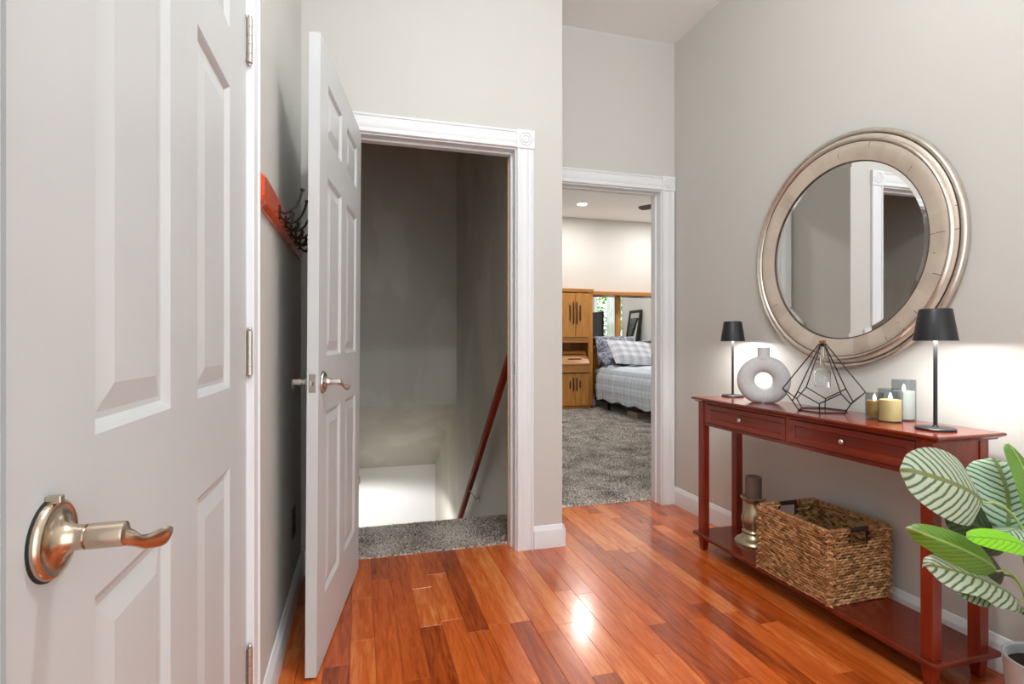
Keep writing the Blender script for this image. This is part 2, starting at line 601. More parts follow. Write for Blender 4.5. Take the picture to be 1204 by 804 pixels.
def doorway(name, xa, xb, yw, top=2.055, jam_to=0.12, left=True, right=True, stop=0.05, stopside=1):
    """casing on a wall that faces -Y; opening xa..xb"""
    h = holder(name)
    if left:
        MB().prism(CASE, lambda a, c, t: (xa - 0.006 - a, yw - c, t), 0, top).build('casing_board', M_trim, h, smooth=30)
    if right:
        MB().prism(CASE, lambda a, c, t: (xb + 0.006 + a, yw - c, t), 0, top).build('casing_board', M_trim, h, smooth=30)
    MB().prism(CASE, lambda a, c, t: (t, yw - c, top + 0.002 + a), xa - 0.006, xb + 0.006).build('casing_board', M_trim, h, smooth=30)
    for ok, cx in ((left, xa - 0.051), (right, xb + 0.051)):
        if ok:
            mb = MB()
            rosette_block(mb, Matrix.Translation((cx, yw, top + 0.047)) @ Matrix.Rotation(pi, 4, 'Z'))
            mb.build('corner_block', M_trim, h, smooth=35)
    mb = MB().box(xa - 0.018, xa, yw, yw + jam_to, 0, top - 0.005).box(xb, xb + 0.018, yw, yw + jam_to, 0, top - 0.005)
    mb.box(xa - 0.018, xb + 0.018, yw, yw + jam_to, top - 0.005, top + 0.013)
    mb.build('jamb', M_trim, h)
    s0, s1 = yw + stop, yw + stop + 0.035
    mb = MB().box(xa, xa + 0.011, s0, s1, 0, top - 0.016).box(xb - 0.011, xb, s0, s1, 0, top - 0.016).box(xa, xb, s0, s1, top - 0.016, top - 0.005)
    mb.build('door_stop', M_trim, h, bevel=0.002)
    return h


t1 = doorway('trim_1', -0.058, 0.760, YB)
# bare wood inner edge and strike plate on the right jamb of the stair doorway
MB().box(0.7455, 0.7605, YB + 0.086, YB + 0.103, 0.0, 2.03).build('bare_jamb_edge', M_rawwood, t1)
mb = MB().box(0.7585, 0.7608, YB + 0.006, YB + 0.034, 0.90, 0.96)
mb.build('strike_plate', M_bronze, t1, bevel=0.001)
t2 = doorway('trim_2', 1.125, 1.890, YF)
MB().box(1.8885, 1.8905, YF + 0.07, YF + 0.105, 0.91, 0.985).build('strike_plate', M_gunmetal, t2)
# casing of the near-left door (wall faces +X)
t3 = holder('trim_3')
for (yy, sg) in ((1.398, 1), (0.466, -1)):
    MB().prism(CASE, lambda a, c, t: (XL + c, yy + sg * a, t), 0, 2.055).build('casing_board', M_trim, t3, smooth=30)
MB().prism(CASE, lambda a, c, t: (XL + c, t, 2.057 + a), 0.466, 1.398).build('casing_board', M_trim, t3, smooth=30)
mb = MB().box(XL - 0.12, XL, 1.388, 1.41, 0, 2.05).box(XL - 0.12, XL, 0.47, 0.492, 0, 2.05).box(XL - 0.12, XL, 0.47, 1.41, 2.045, 2.065)
mb.build('jamb', M_trim, t3)

BASE = [(0, 0), (.014, 0), (.014, .088), (.0125, .094), (.009, .099), (.007, .108), (.004, .114), (0, .116)]


def baseboard(name, fn, lo, hi):
    return struct(MB().prism(BASE, fn, lo, hi).build(name, M_trim, smooth=35))


baseboard('baseboard_left', lambda a, c, t: (XL + a, t, c), 1.489, YB - 0.0)
baseboard('baseboard_left_rear', lambda a, c, t: (XL + a, t, c), YBACK, 0.375)
baseboard('baseboard_back_left', lambda a, c, t: (t, YB - a, c), XL + 0.014, -0.155)
baseboard('baseboard_back', lambda a, c, t: (t, YB - a, c), 0.857, 1.016)
baseboard('baseboard_return', lambda a, c, t: (1.016 + a, t, c), YB - 0.014, YF - 0.012)
baseboard('baseboard_right', lambda a, c, t: (XR - a, t, c), YBACK, YF - 0.002)
baseboard('baseboard_bedroom', lambda a, c, t: (t, 8.2 - a, c), 0.98, 5.6)


# ------------------------------------------------------------------ doors
def make_panel(w, h, th=0.035):
    mb = MB()
    rings = [(0, 0), (0.006, -0.0035), (0.013, -0.0085), (0.020, -0.0085), (0.050, -0.002), (0.053, -0.002)]
    for side in (0, 1):
        vs, fs = [], []
        for ins, dep in rings:
            y = th + dep if side else -dep
            vs += [(ins, y, ins), (w - ins, y, ins), (w - ins, y, h - ins), (ins, y, h - ins)]
        for k in range(len(rings) - 1):
            for j in range(4):
                j2 = (j + 1) % 4
                fs.append((4 * k + j, 4 * k + j2, 4 * k + 4 + j2, 4 * k + 4 + j))
        n = 4 * (len(rings) - 1)
        fs.append((n, n + 1, n + 2, n + 3))
        mb.add(vs, fs if side else [tuple(reversed(f)) for f in fs])
    return mb


def make_lever(parent, origin, sy, sx, mat, metal2, latch=False):
    """lever set: origin on door face; sx: sign along local x towards the hinge; sy: outward sign along local y"""
    def T(p):   # (out, along, up)
        return (origin[0] + sx * p[1], origin[1] + sy * p[0], origin[2] + p[2])
    n = 32
    mb = MB()
    prof = [(0.0345, 0.0), (0.0345, 0.0035), (0.0335, 0.0065), (0.031, 0.0080), (0.0295, 0.0070), (0.022, 0.0085), (0.0155, 0.012), (0.0118, 0.0175), (0.0108, 0.024), (0.0108, 0.0275)]
    vs, fs = [], []
    kk = len(prof)
    for j in range(n):
        a = 2 * pi * j / n
        for r_, h_ in prof:
            vs.append(T((h_, r_ * cos(a), r_ * sin(a))))
    for j in range(n):
        j2 = (j + 1) % n
        for i in range(kk - 1):
            fs.append((j * kk + i, j2 * kk + i, j2 * kk + i + 1, j * kk + i + 1))
    fs.append(tuple(j * kk + kk - 1 for j in range(n)))
    mb.add(vs, fs)
    h = mb.build('lever_handle', mat, parent, smooth=50, local=True)
    MB().add(*ring_disc(T, 0.0362, 0.0, 0.0016, n)).build('rosette_gasket', M_dark, h, local=True)
    # shank and swept blade
    mb = MB()
    mb.tube([T((0.0262, 0, 0)), T((0.0285, 0, 0)), T((0.030, 0, 0)), T((0.055, 0, 0)), T((0.0575, 0, 0)), T((0.0585, 0, 0))],
            [0.0092, 0.0092, 0.0112, 0.0112, 0.0108, 0.0085], n=20)
    pts = [(0.052, 0.001, -0.002), (0.058, 0.006, -0.006), (0.0625, 0.014, -0.0125), (0.0655, 0.026, -0.0175), (0.069, 0.038, -0.0195), (0.0725, 0.049, -0.0215), (0.0735, 0.057, -0.024), (0.0735, 0.0605, -0.0255)]
    rr = [0.0085, 0.0075, 0.0065, 0.0075, 0.0095, 0.0105, 0.0092, 0.004]
    fl = [(1, 1), (1, .9), (.85, .7), (1, .45), (1, .36), (1, .34), (1, .34), (1, .4)]
    mb.tube([T(p) for p in pts], rr, n=14, flat=fl)
    mb.build('lever_grip', mat, h, smooth=50, local=True)
    if latch:
        mb = MB().box(origin[0] - sx * 0.004 - 0.003, origin[0] - sx * 0.004 + 0.004, origin[1], origin[1] + sy * 0.012, origin[2] + 0.033, origin[2] + 0.0395)
        mb.build('set_screw_tab', metal2, h, local=True, bevel=0.001)
    return h


def ring_disc(T, r, h0, h1, n):
    vs = [T((hh, r * cos(2 * pi * j / n), r * sin(2 * pi * j / n))) for hh in (h0, h1) for j in range(n)]
    fs = [(j, (j + 1) % n, n + (j + 1) % n, n + j) for j in range(n)] + [tuple(range(n, 2 * n))]
    return vs, fs


def make_door(name, label, w, h, cols, zs, loc, rot, th=0.035):
    o_xs = [0, cols[0][0], cols[0][1], cols[1][0], cols[1][1], w]
    o_zs = [0] + [q for p in zs for q in p] + [h]
    mb = MB()
    for i in range(5):
        for j in range(len(o_zs) - 1):
            if i in (1, 3) and j % 2 == 1:
                continue
            x0, x1, z0, z1 = o_xs[i], o_xs[i + 1], o_zs[j], o_zs[j + 1]
            mb.add([(x0, th, z0), (x1, th, z0), (x1, th, z1), (x0, th, z1)], [(3, 2, 1, 0)])
            mb.add([(x0, 0, z0), (x1, 0, z0), (x1, 0, z1), (x0, 0, z1)], [(0, 1, 2, 3)])
    mb.add([(0, 0, 0), (0, th, 0), (0, th, h), (0, 0, h)], [(0, 3, 2, 1)])
    mb.add([(w, 0, 0), (w, th, 0), (w, th, h), (w, 0, h)], [(0, 1, 2, 3)])
    mb.add([(0, 0, 0), (w, 0, 0), (w, th, 0), (0, th, 0)], [(0, 3, 2, 1)])
    mb.add([(0, 0, h), (w, 0, h), (w, th, h), (0, th, h)], [(0, 1, 2, 3)])
    d = mb.build(name, M_door, fix=False)
    d.location = loc
    d.rotation_euler = rot
    tag(d, label, 'door', kind='structure')
    for c in cols:
        for z in zs:
            p = make_panel(c[1] - c[0], z[1] - z[0], th).build('panel', M_door, d, local=True, fix=False)
            p.location = (c[0], 0, z[0])
    return d


d1 = make_door('door_1', 'near white six-panel door with brass-toned lever in the left wall', 0.887, 2.035,
               [(0.161, 0.389), (0.520, 0.745)], [(0.20, 0.795), (0.961, 1.588), (1.71, 1.915)],
               (XL - 0.035, 1.386, 0.010), (0, 0, radians(-90)))
make_lever(d1, (0.828, 0.035, 0.883), 1, -1, M_bronze, M_bronze, latch=True)
# hinges of the near door
for zc in (1.785, 1.040, 0.285):
    hg = bpy.data.objects.new('hinge', None)
    mb = MB()
    for k_ in range(5):
        mb.lathe([(0.0065, -0.0102), (0.0065, 0.0102)], 12, (-0.004, 0.0425, zc - 0.0425 + k_ * 0.0212 - 0.01))
    mb.ball((-0.004, 0.0425, zc + 0.057 - 0.01), 0.005, 8, 4)
    mb.ball((-0.004, 0.0425, zc - 0.056 - 0.01), 0.004, 8, 4)
    bpy.data.objects.remove(hg)
    hb = mb.build('hinge', M_hinge, d1, smooth=40, local=True)
    MB().box(-0.001, 0.012, 0.0345, 0.0372, zc - 0.063, zc + 0.043).build('hinge_leaf', M_hinge, hb, local=True)

d2 = make_door('door_2', 'white six-panel door standing open beside the stairway', 0.813, 2.032,
               [(0.115, 0.355), (0.458, 0.698)], [(0.213, 0.826), (1.011, 1.611), (1.740, 1.922)],
               (-0.0446, 2.585, 0.010), (radians(-0.36), 0, radians(-98.75)))
make_lever(d2, (0.753, 0.035, 0.926), 1, -1, M_chrome, M_chrome)
make_lever(d2, (0.753, 0.0, 0.926), -1, -1, M_chrome, M_chrome)
mb = MB().box(0.8125, 0.8142, 0.006, 0.029, 0.897, 0.955)
lp = mb.build('latch_plate', M_chrome, d2, local=True, bevel=0.0008)
mb = MB().prism([(0, -0.006), (0.011, -0.006), (0.011, -0.002), (0, 0.006)], lambda a, c, t: (0.813 + a, 0.0175 + c, t), 0.919, 0.933)
mb.build('latch_bolt', M_chrome, lp, local=True, bevel=0.001)
for zc in (1.822, 1.045, 0.232):
    mb = MB()
    for k_ in range(5):
        mb.lathe([(0.0065, -0.0102), (0.0065, 0.0102)], 12, (-0.004, -0.007, zc - 0.0425 + k_ * 0.0212 - 0.01))
    mb.build('hinge', M_hinge, d2, smooth=40, local=True)

# ------------------------------------------------------------------ ceiling fixture of the hall
fx = thing('ceiling_light', 'small semi-flush globe light hanging from the hall ceiling', 'ceiling light', (0.64, 0.82, HC))
MB().lathe([(0.08, 0.0), (0.08, -0.012), (0.06, -0.02), (0.02, -0.024), (0.02, -0.03)], 32, (0.64, 0.82, HC)).build('canopy', M_nickel, fx, smooth=40)
m_globe = plain('opal ceiling globe', (0.95, 0.95, 0.93, 1), rough=0.3, emit=(1, 0.97, 0.93, 1), es=4.0)
MB().ball((0.64, 0.82, HC - 0.068), 0.045, 24, 14).build('diffuser', m_globe, fx, smooth=90)
ld = bpy.data.lights.new('hall_lamp', 'POINT')
ld.energy = P_HALL
ld.color = (0.95, 0.98, 1.0)
ld.shadow_soft_size = 0.045
lo = bpy.data.objects.new('hall_lamp', ld)
COL.objects.link(lo)
lo.parent = fx
lo.location = (0, 0, -0.165)


# ------------------------------------------------------------------ console table
TX0, TX1, TY0, TY1, TZ = 1.655, 1.945, 1.172, 2.402, 0.782
tb = thing('console_table', 'cherry red console table with two drawers and low shelf against the right wall', 'table', (1.80, 1.787, 0))
MB().rect_loft(TX0, TX1, TY0, TY1, [(TZ - .022, .016), (TZ - .018, .014), (TZ - .0125, .006), (TZ - .009, .001), (TZ - .006, 0), (TZ - .003, .0), (TZ, .003)]).build('tabletop', M_table, tb)
LX = (1.680, 1.882)
LY = (1.206, 2.337)
LW = 0.038
for lx in LX:
    for ly in LY:
        mb = MB()
        lw = LW
        vs = [(0.112 * 0 + 0.0, 0)]
        mb.add(*(lambda L: ([(lx + i, ly + i, z) if c == 0 else (lx + lw - i, ly + i, z) if c == 1 else (lx + lw - i, ly + lw - i, z) if c == 2 else (lx + i, ly + lw - i, z)
                             for z, i in L for c in range(4)],
                            [(4 * k_ + j, 4 * k_ + (j + 1) % 4, 4 * k_ + 4 + (j + 1) % 4, 4 * k_ + 4 + j) for k_ in range(len(L) - 1) for j in range(4)] + [(3, 2, 1, 0), (4 * len(L) - 4, 4 * len(L) - 3, 4 * len(L) - 2, 4 * len(L) - 1)]))
               ([(0.0, 0.006), (0.068, 0.0), (TZ - 0.022, 0.0)]))
        mb.build('leg', M_tableleg, tb, bevel=0.0015)
# shelf with eased edge
MB().rect_loft(1.660, 1.940, 1.184, 2.392, [(0.072, .004), (0.075, .0), (0.087, 0), (0.092, .004)]).build('shelf', M_table, tb)
AZ0, AZ1 = 0.641, TZ - 0.022
MB().box(1.688, 1.708, 1.244, 2.337, AZ0, 0.6565).build('bottom_rail', M_table, tb, bevel=0.001)
MB().box(1.688, 1.708, 1.244, 2.337, 0.753, AZ1).build('top_rail', M_table, tb)
MB().box(1.906, 1.918, 1.244, 2.337, AZ0, AZ1).build('back_panel', M_table, tb)
for y0 in (1.210, 2.352):
    MB().box(1.718, 1.882, y0, y0 + 0.014, AZ0, AZ1).build('end_panel', M_tableleg, tb)
for (a_, b_) in ((1.244, 1.262), (1.7755, 1.795), (2.317, 2.337)):
    MB().box(1.686, 1.706, a_, b_, 0.6565, 0.753).build('stile', M_tableleg, tb)
m_knob = plain('brushed silver knob', srgb(226, 214, 204), rough=0.25, metal=1.0)
for (a_, b_) in ((1.264, 1.7735), (1.797, 2.315)):
    z0, z1 = 0.6585, 0.7515
    fw, dp = 0.022, 0.007
    # frame: bevelled ring with recessed centre, front faces -X at x=1.682
    mb = MB()
    L = [(1.70, 0), (1.684, 0), (1.682, .002), (1.682, fw), (1.686, fw + .004), (1.682 + dp, fw + .0055)]
    vs, fs = [], []
    for xx, i in L:
        vs += [(xx, a_ + i, z0 + i), (xx, b_ - i, z0 + i), (xx, b_ - i, z1 - i), (xx, a_ + i, z1 - i)]
    for k_ in range(len(L) - 1):
        for j in range(4):
            j2 = (j + 1) % 4
            fs.append((4 * k_ + j, 4 * k_ + j2, 4 * k_ + 4 + j2, 4 * k_ + 4 + j))
    mb.add(vs, fs)
    dr = mb.build('drawer', M_drawer, tb)
    i = fw + .005
    MB().box(1.6888, 1.70, a_ + i, b_ - i, z0 + i, z1 - i).build('drawer_panel', M_table, dr)
    yc, zc = (a_ + b_) / 2, (z0 + z1) / 2
    rm = Matrix.Rotation(radians(-90), 4, 'Y')
    MB().lathe([(0.004, 0), (0.004, .010), (0.0075, .013), (0.0105, .017), (0.0105, .021), (0.008, .0245), (0.0, .0255)], 16, (1.689, yc, zc), rm).build('knob', m_knob, dr, smooth=50)

# ------------------------------------------------------------------ table lamps
m_shadein = plain('white lamp shade lining', (0.9, 0.9, 0.88, 1), rough=0.5)
m_led = plain('led disc', (1, 1, 1, 1), rough=0.4, emit=(1, 0.97, 0.93, 1), es=14.0)
m_stem = plain('dark satin lamp stem', (0.03, 0.03, 0.034, 1), rough=0.3, metal=0.6)


def table_lamp(x, y, label):
    t = thing('table_lamp', label, 'lamp', (x, y, TZ), 'slim black table lamps')
    MB().lathe([(0.0, 0), (0.053, 0), (0.055, .002), (0.055, .006), (0.052, .0085), (0.010, .010), (0.007, .014), (0, .014)], 32, (x, y, TZ)).build('base', M_black, t, smooth=40)
    MB().lathe([(0.0058, .012), (0.0058, .29)], 12, (x, y, TZ)).build('stem', m_stem, t, smooth=40)
    MB().lathe([(0.060, .288), (0.0445, .388), (0.042, .391), (0.0, .392), ], 32, (x, y, TZ), caps=False).build('shade', M_black, t, smooth=40)
    MB().lathe([(0.0588, .2885), (0.0575, .297), (0.0, .297)], 32, (x, y, TZ), caps=False).build('shade_lining', m_shadein, t, smooth=40)
    MB().lathe([(0.040, .2945), (0.040, .2925), (0.0, .2925)], 24, (x, y, TZ), caps=False).build('led_disc', m_led, t)
    a = bpy.data.lights.new('table_lamp_light', 'AREA')
    a.shape = 'DISK'
    a.size = 0.09
    a.energy = P_TABLE
    a.color = (1.0, 0.97, 0.94)
    ao = bpy.data.objects.new('table_lamp_light', a)
    COL.objects.link(ao)
    ao.parent = t
    ao.location = (0, 0, 0.2905)
    return t


table_lamp(1.867, 2.347, 'slim black table lamp at the far left end of the console, behind the ring vase')
table_lamp(1.792, 1.278, 'slim black table lamp at the near right end of the console, beside the candles')

# ------------------------------------------------------------------ ring vase
m_vase = plain('matte grey speckled ceramic', srgb(192, 192, 192), rough=0.75, bump=0.25, bscale=300, var=0.06, vscale=120)
vx, vy = 1.818, 2.071
vz = TZ
ang = math.atan2(vy, vx) + pi / 2     # ring plane at right angles to the view line
ux, uy = cos(ang), sin(ang)
nx, ny = -sin(ang), cos(ang)
R_o, R_i = 0.115, 0.038
rc, rm_ = (R_o + R_i) / 2, (R_o - R_i) / 2
cz = vz + 0.104
mb = MB()
vs, fs = [], []
N1, N2 = 64, 16
for i in range(N1):
    a = 2 * pi * i / N1
    for j in range(N2):
        bta = 2 * pi * j / N2
        rr = rc + rm_ * cos(bta)
        zz = max(cz + rr * sin(a), vz)
        hx = rr * cos(a)
        dd = 0.034 * math.copysign(abs(sin(bta)) ** 0.7, sin(bta))
        vs.append((vx + ux * hx + nx * dd, vy + uy * hx + ny * dd, zz))
for i in range(N1):
    for j in range(N2):
        fs.append((i * N2 + j, ((i + 1) % N1) * N2 + j, ((i + 1) % N1) * N2 + (j + 1) % N2, i * N2 + (j + 1) % N2))
mb.add(vs, fs)
vase = mb.build('ring_vase', m_vase, None, smooth=60, loc=(vx, vy, vz))
tag(vase, 'round grey ceramic vase with a hole through its middle', 'vase')
MB().lathe([(0.034, 0.206), (0.0285, 0.214), (0.0275, 0.222), (0.0275, 0.258), (0.0245, 0.258), (0.0245, 0.215)], 24, (vx, vy, vz), caps=False).build('neck', m_vase, vase, smooth=50)

# ------------------------------------------------------------------ wire terrarium with hanging bottle
gx, gy = 1.831, 1.753
ter = thing('wire_lantern', 'black geometric wire lantern holding a small glass bottle', 'lantern', (gx, gy, TZ))
va = math.atan2(gy, gx) - radians(5.5)
hexp = lambda r_, z_, o_: [(gx + r_ * cos(va + o_ + k_ * pi / 3), gy + r_ * sin(va + o_ + k_ * pi / 3), z_) for k_ in range(6)]
B0 = hexp(0.094, TZ + 0.0028, 0)
B1 = hexp(0.118, TZ + 0.040, 0)
B2 = hexp(0.148, TZ + 0.085, pi / 6)
B3 = hexp(0.012, TZ + 0.276, pi / 6)
mb = MB()
E = []
for k_ in range(6):
    E += [(B0[k_], B0[(k_ + 1) % 6]), (B0[k_], B1[k_]), (B1[k_], B2[k_]), (B1[k_], B2[(k_ - 1) % 6]), (B2[k_], B3[k_]), (B3[k_], B3[(k_ + 1) % 6])]
for p, q in E:
    mb.tube([p, q], 0.0024, n=6)
for p in B0 + B1 + B2:
    mb.ball(p, 0.0030, 6, 4)
mb.build('wire_frame', M_blackwire, ter, smooth=60)
m_glass = plain('clear bottle glass', (0.95, 0.97, 0.97, 1), rough=0.02, trans=1.0, ior=1.3)
bp = [(0.0, 0.098), (0.027, 0.098), (0.030, 0.102), (0.030, 0.158), (0.026, 0.166), (0.012, 0.176), (0.009, 0.186), (0.009, 0.268), (0.0105, 0.270), (0.0105, 0.278), (0.0085, 0.278),
      (0.0070, 0.268), (0.0070, 0.188), (0.010, 0.178), (0.024, 0.164), (0.028, 0.157), (0.028, 0.106), (0.0, 0.104)]
bo = MB().lathe(bp, 24, (gx, gy, TZ), caps=False).build('glass_bottle', m_glass, ter, smooth=40)
MB().lathe([(0, .266), (0.0068, .266), (0.0075, .280), (0.012, .282), (0.0125, .290), (0.0, .291)], 16, (gx, gy, TZ)).build('cork', M_pine, ter, smooth=40)
MB().lathe([(0.0265, .107), (0.0265, .122), (0, .122)], 24, (gx, gy, TZ)).build('bottle_water', plain('water', (0.9, 0.95, 0.96, 1), rough=0.0, trans=1.0, ior=1.33), ter, smooth=40)

# ------------------------------------------------------------------ candles in smoked glass
def thin_glass(name, tint, refl=0.08):
    m, nt, b = nmat(name)
    nt.nodes.remove(b)
    tp = nd(nt, 'ShaderNodeBsdfTransparent')
    tp.inputs['Color'].default_value = tint
    gl = nd(nt, 'ShaderNodeBsdfGlossy')
    gl.inputs['Roughness'].default_value = 0.03
    lw = nd(nt, 'ShaderNodeLayerWeight')
    pw = nd(nt, 'ShaderNodeMath', operation='POWER')
    nt.links.new(lw.outputs['Facing'], pw.inputs[0])
    pw.inputs[1].default_value = 4.0
    fr = nd(nt, 'ShaderNodeMath', operation='MULTIPLY_ADD')
    nt.links.new(pw.outputs[0], fr.inputs[0])
    fr.inputs[1].default_value = 0.35
    fr.inputs[2].default_value = 0.03
    ms = nd(nt, 'ShaderNodeMixShader')
    nt.links.new(fr.outputs[0], ms.inputs[0])
    nt.links.new(tp.outputs[0], ms.inputs[1])
    nt.links.new(gl.outputs[0], ms.inputs[2])
    nt.links.new(ms.outputs[0], nt.nodes['Material Output'].inputs['Surface'])
    return m


m_smoke = thin_glass('smoked glass', (0.80, 0.82, 0.83, 1))
m_flame = plain('led flame tip', (1, .95, .85, 1), emit=(1.0, 0.93, 0.78, 1), es=5.0)


def glass_candle(x, y, r_, h_, hw, wax, label):
    t = thing('candle_jar', label, 'candle', (x, y, TZ), 'candles in smoked glass')
    MB().lathe([(0, 0.0005), (r_ - .002, .0005), (r_, .003), (r_, h_ - .001), (r_ - .001, h_), (r_ - .002, h_ - .001), (r_ - .002, .005), (0, .004)], 32, (x, y, TZ), caps=False).build('glass_sleeve', m_smoke, t, smooth=40)
    MB().lathe([(0, .0055), (r_ - .004, .0055), (r_ - .004, hw), (r_ - .006, hw + .0015), (r_ - .010, hw - .001), (0, hw - .002)], 32, (x, y, TZ), caps=False).build('wax', wax, t, smooth=40)
    MB().lathe([(0.0, hw - .002), (.0045, hw + .002), (.006, hw + .008), (.0045, hw + .016), (.002, hw + .023), (0, hw + .027)], 12, (x, y, TZ), caps=False).build('flame_tip', m_flame, t, smooth=60)


def waxm(name, c1, c2, es):
    m, nt, b = nmat(name)
    b.inputs['Base Color'].default_value = c1
    b.inputs['Roughness'].default_value = 0.5
    b.inputs['Subsurface Weight'].default_value = 0.3
    b.inputs['Subsurface Scale'].default_value = 0.02
    b.inputs['Emission Color'].default_value = c2
    b.inputs['Emission Strength'].default_value = es
    return m


glass_candle(1.814, 1.448, 0.0375, 0.118, 0.078, waxm('amber lit wax', srgb(222, 200, 140), (1.0, .72, .25, 1), 0.10), 'glass candle with yellow wax in front of the other two jars')
glass_candle(1.903, 1.468, 0.0375, 0.147, 0.105, waxm('pale wax', srgb(222, 224, 214), (1, .95, .8, 1), 0.03), 'tallest glass candle with pale wax at the back of the three')
glass_candle(1.852, 1.540, 0.0300, 0.094, 0.064, waxm('dark amber wax', srgb(186, 150, 84), (1.0, .6, .15, 1), 0.05), 'smallest glass candle with dark amber wax left of the others')

# ------------------------------------------------------------------ pewter candle holder on the shelf
sx_, sy_, sz_ = 1.836, 2.159, 0.092
ch = thing('candle_holder', 'pewter baluster candle holder with a brown pillar candle', 'candle holder', (sx_, sy_, sz_))
m_pew = plain('antique pewter', srgb(186, 172, 142), rough=0.3, metal=0.95, var=0.15, vscale=25)
MB().lathe([(0, 0), (.084, 0), (.085, .006), (.080, .013), (.078, .016), (.070, .020), (.060, .028), (.050, .038), (.046, .046), (.050, .050), (.052, .056), (.049, .062), (.040, .066),
            (.044, .080), (.053, .100), (.055, .118), (.050, .140), (.040, .162), (.033, .180), (.032, .192), (.040, .200), (.052, .208), (.058, .216), (.059, .222), (.055, .224), (.045, .218), (0, .216)], 40, (sx_, sy_, sz_), caps=False).build('baluster', m_pew, ch, smooth=40)
m_bwax = plain('taupe brown wax', srgb(112, 92, 82), rough=0.6, var=0.1, vscale=30)
MB().lathe([(0, .217), (.037, .217), (.0375, .220), (.0375, .318), (.034, .322), (.028, .319), (.022, .312), (0, .309)], 32, (sx_, sy_, sz_), caps=False).build('pillar_candle', m_bwax, ch, smooth=40)

# ------------------------------------------------------------------ woven basket
bx0, bx1, by0, by1, bz, bh = 1.652, 1.944, 1.552, 1.914, 0.0925, 0.272
bk = thing('woven_basket', 'rectangular brown woven basket with dark bar handles on the table shelf', 'basket', ((bx0 + bx1) / 2, (by0 + by1) / 2, bz))


def basket_mat(name, stops):
    m, nt, b = nmat(name)
    geo = nd(nt, 'ShaderNodeNewGeometry')
    oi = geo.outputs['Random Per Island']
    n = nd(nt, 'ShaderNodeTexNoise', i_Scale=60.0, i_Detail=3.0)
    nt.links.new(geo.outputs['Position'], n.inputs['Vector'])
    mx = nd(nt, 'ShaderNodeMix', data_type='FLOAT')
    mx.inputs['Factor'].default_value = 0.45
    nt.links.new(oi, mx.inputs['A'])
    nt.links.new(n.outputs['Fac'], mx.inputs['B'])
    r = ramp(nt, stops)
    nt.links.new(mx.outputs['Result'], r.inputs['Fac'])
    nt.links.new(r.outputs['Color'], b.inputs['Base Color'])
    b.inputs['Roughness'].default_value = 0.55
    return m


m_weave = basket_mat('water hyacinth strands', [(0.15, srgb(104, 68, 36)), (0.4, srgb(160, 114, 68)), (0.65, srgb(196, 150, 100)), (0.9, srgb(224, 186, 138))])
m_bkin = plain('dark basket core', srgb(52, 34, 20), rough=0.8)
HZ0, HZ1, HWD = 0.212, 0.258, 0.042     # handle hole, heights above base, half width
t_ = 0.010
mb = MB()
yc_, xc_ = (by0 + by1) / 2, (bx0 + bx1) / 2
mb.box(bx0 + .004, bx0 + .004 + t_, by0 + .004, by1 - .004, bz, bz + bh).box(bx1 - .004 - t_, bx1 - .004, by0 + .004, by1 - .004, bz, bz + bh)
for ya, yb in ((by0 + .004, by0 + .004 + t_), (by1 - .004 - t_, by1 - .004)):
    mb.box(bx0 + .014, xc_ - HWD, ya, yb, bz, bz + bh).box(xc_ + HWD, bx1 - .014, ya, yb, bz, bz + bh)
    mb.box(xc_ - HWD, xc_ + HWD, ya, yb, bz, bz + HZ0).box(xc_ - HWD, xc_ + HWD, ya, yb, bz + HZ1 + .004, bz + bh - .004)
mb.box(bx0 + .006, bx1 - .006, by0 + .006, by1 - .006, bz, bz + .012)
mb.build('basket_core', m_bkin, bk)
# strands: short plump twists laid in rows, alternating in and out of the wall
mb = MB()
STR = [(0.0, 0.25), (0.25, 0.85), (0.5, 1.0), (0.75, 0.85), (1.0, 0.25)]


def strand(p, t, n, ln, ra, tilt):
    """p centre, t tangent (horizontal), n outward normal"""
    up = Vector((0, 0, 1))
    d = (t * cos(tilt) + up * sin(tilt)).normalized()
    w = n.cross(d).normalized()
    vs, fs = [], []
    for q, s_ in STR:
        c = p + d * (ln * (q - .5)) + n * (ra * 0.9 * (s_ - .6))
        for a in range(5):
            an = 2 * pi * a / 5
            vs.append(c + w * (cos(an) * ra * s_) + n * (sin(an) * ra * .8 * s_))
    for i in range(len(STR) - 1):
        for a in range(5):
            a2 = (a + 1) % 5
            fs.append((i * 5 + a, i * 5 + a2, i * 5 + 5 + a2, i * 5 + 5 + a))
    fs += [(4, 3, 2, 1, 0), tuple(20 + a for a in range(5))]
    mb.add(vs, fs)


